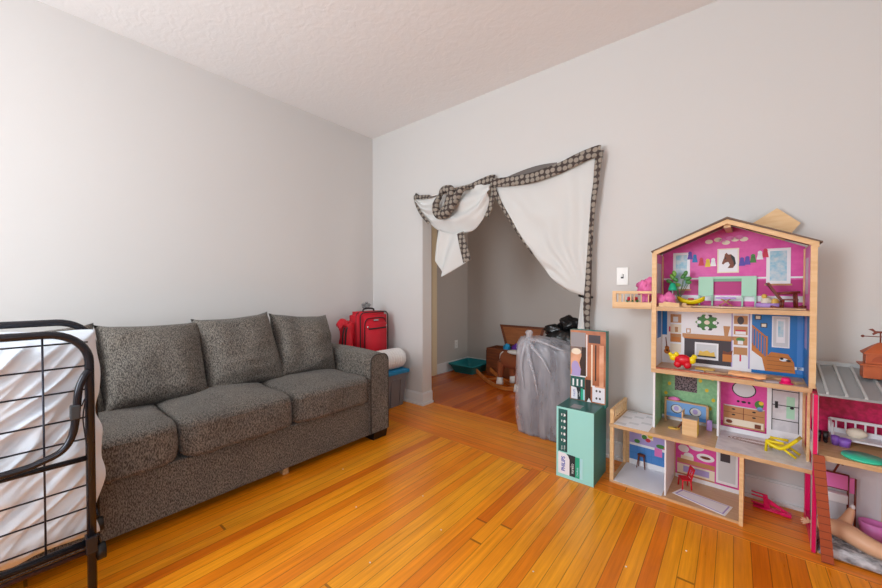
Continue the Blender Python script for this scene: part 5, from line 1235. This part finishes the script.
mb = MB(); mb.ball((.133, -.163, .168), (.008, .008, .012), 'white_toy', 10); o = mb.build('shoe', doll)
mb = MB(); mb.ball((.036, -.20, .118), (.016, .018, .021), 'skin', 14); mb.build('head', doll)
mb = MB(); mb.ball((.037, -.192, .124), (.018, .02, .022), 'gold_print', 14, lump=.2); mb.build('hair', doll)

# crumbs on the floor
for k, (x_, y_) in enumerate(((1.17, -1.23), (1.9, -1.62), (2.0, -1.28), (2.44, -1.24), (1.75, -1.13), (2.72, -.98), (1.55, -1.42), (2.9, -.72))):
    mb = MB(); mb.ball((0, 0, .0018), (.004, .0035, .0018), 'card_white', 6, lump=.6, seed=k)
    o = mb.build('paper_crumb', None, (x_, y_, 0)); tag(o, 'tiny white crumb scattered on the orange wood floor', 'crumb', 'crumbs on the wood floor')

# ------------------------------------------------------------------ light
def area(name, loc, rot, sx, sy, power, col=(1, 1, 1)):
    l = bpy.data.lights.new(name, 'AREA'); l.shape = 'RECTANGLE'; l.size = sx; l.size_y = sy; l.energy = power; l.color = col
    o = bpy.data.objects.new(name, l); COL.objects.link(o); o.location = loc; o.rotation_euler = rot; return o
wc = (.86, .94, 1.0)
zc = (WZ0 + WZ1) / 2; wh = WZ1 - WZ0
area('window_daylight', ((WINS[0][0] + WINS[0][1]) / 2, YB - .08, zc), (R(102), 0, 0), 1.1, wh - .1, 84, wc)  # daylight of the unseen rear-left window, tilted up to brighten the ceiling
area('window_daylight', ((WINS[1][0] + WINS[1][1]) / 2, YB - .08, zc), (R(102), 0, 0), 1.1, wh - .1, 12, wc)  # added fill lamp in the unseen rear-right opening, tilted up too
area('window_daylight', (XR + .08, (RW[0] + RW[1]) / 2, zc), (0, R(90), 0), wh - .1, 1.2, 24, wc)  # added fill lamp in the unseen right-wall opening
area('far_window_daylight', (FX + .05, .95, 1.45), (0, R(90), 0), 1.2, .85, 13, (1, .95, .9))  # added warm lamp, out of view, lights the far room
w = bpy.data.worlds.new('world'); SC.world = w; w.use_nodes = True
nt = w.node_tree; bg = nt.nodes['Background']
sky = nt.nodes.new('ShaderNodeTexSky'); sky.sky_type = 'HOSEK_WILKIE'; sky.sun_direction = (.3, .4, .86); sky.turbidity = 4
nt.links.new(sky.outputs['Color'], bg.inputs['Color']); bg.inputs['Strength'].default_value = 1.0

# ------------------------------------------------------------------ camera
cam = bpy.data.cameras.new('camera'); co = bpy.data.objects.new('camera', cam); COL.objects.link(co)
cam.sensor_width = 36; cam.lens = 36 * 359.7 / 882; cam.clip_start = .02
co.location = (3.0480, -2.5676, 1.127)
co.rotation_euler = (R(90 - .89), 0, R(39.17))
SC.camera = co
SC.view_settings.view_transform = 'Standard'; SC.view_settings.look = 'None'; SC.view_settings.gamma = 1; SC.view_settings.exposure = 0.0
SC.view_settings.use_curve_mapping = False
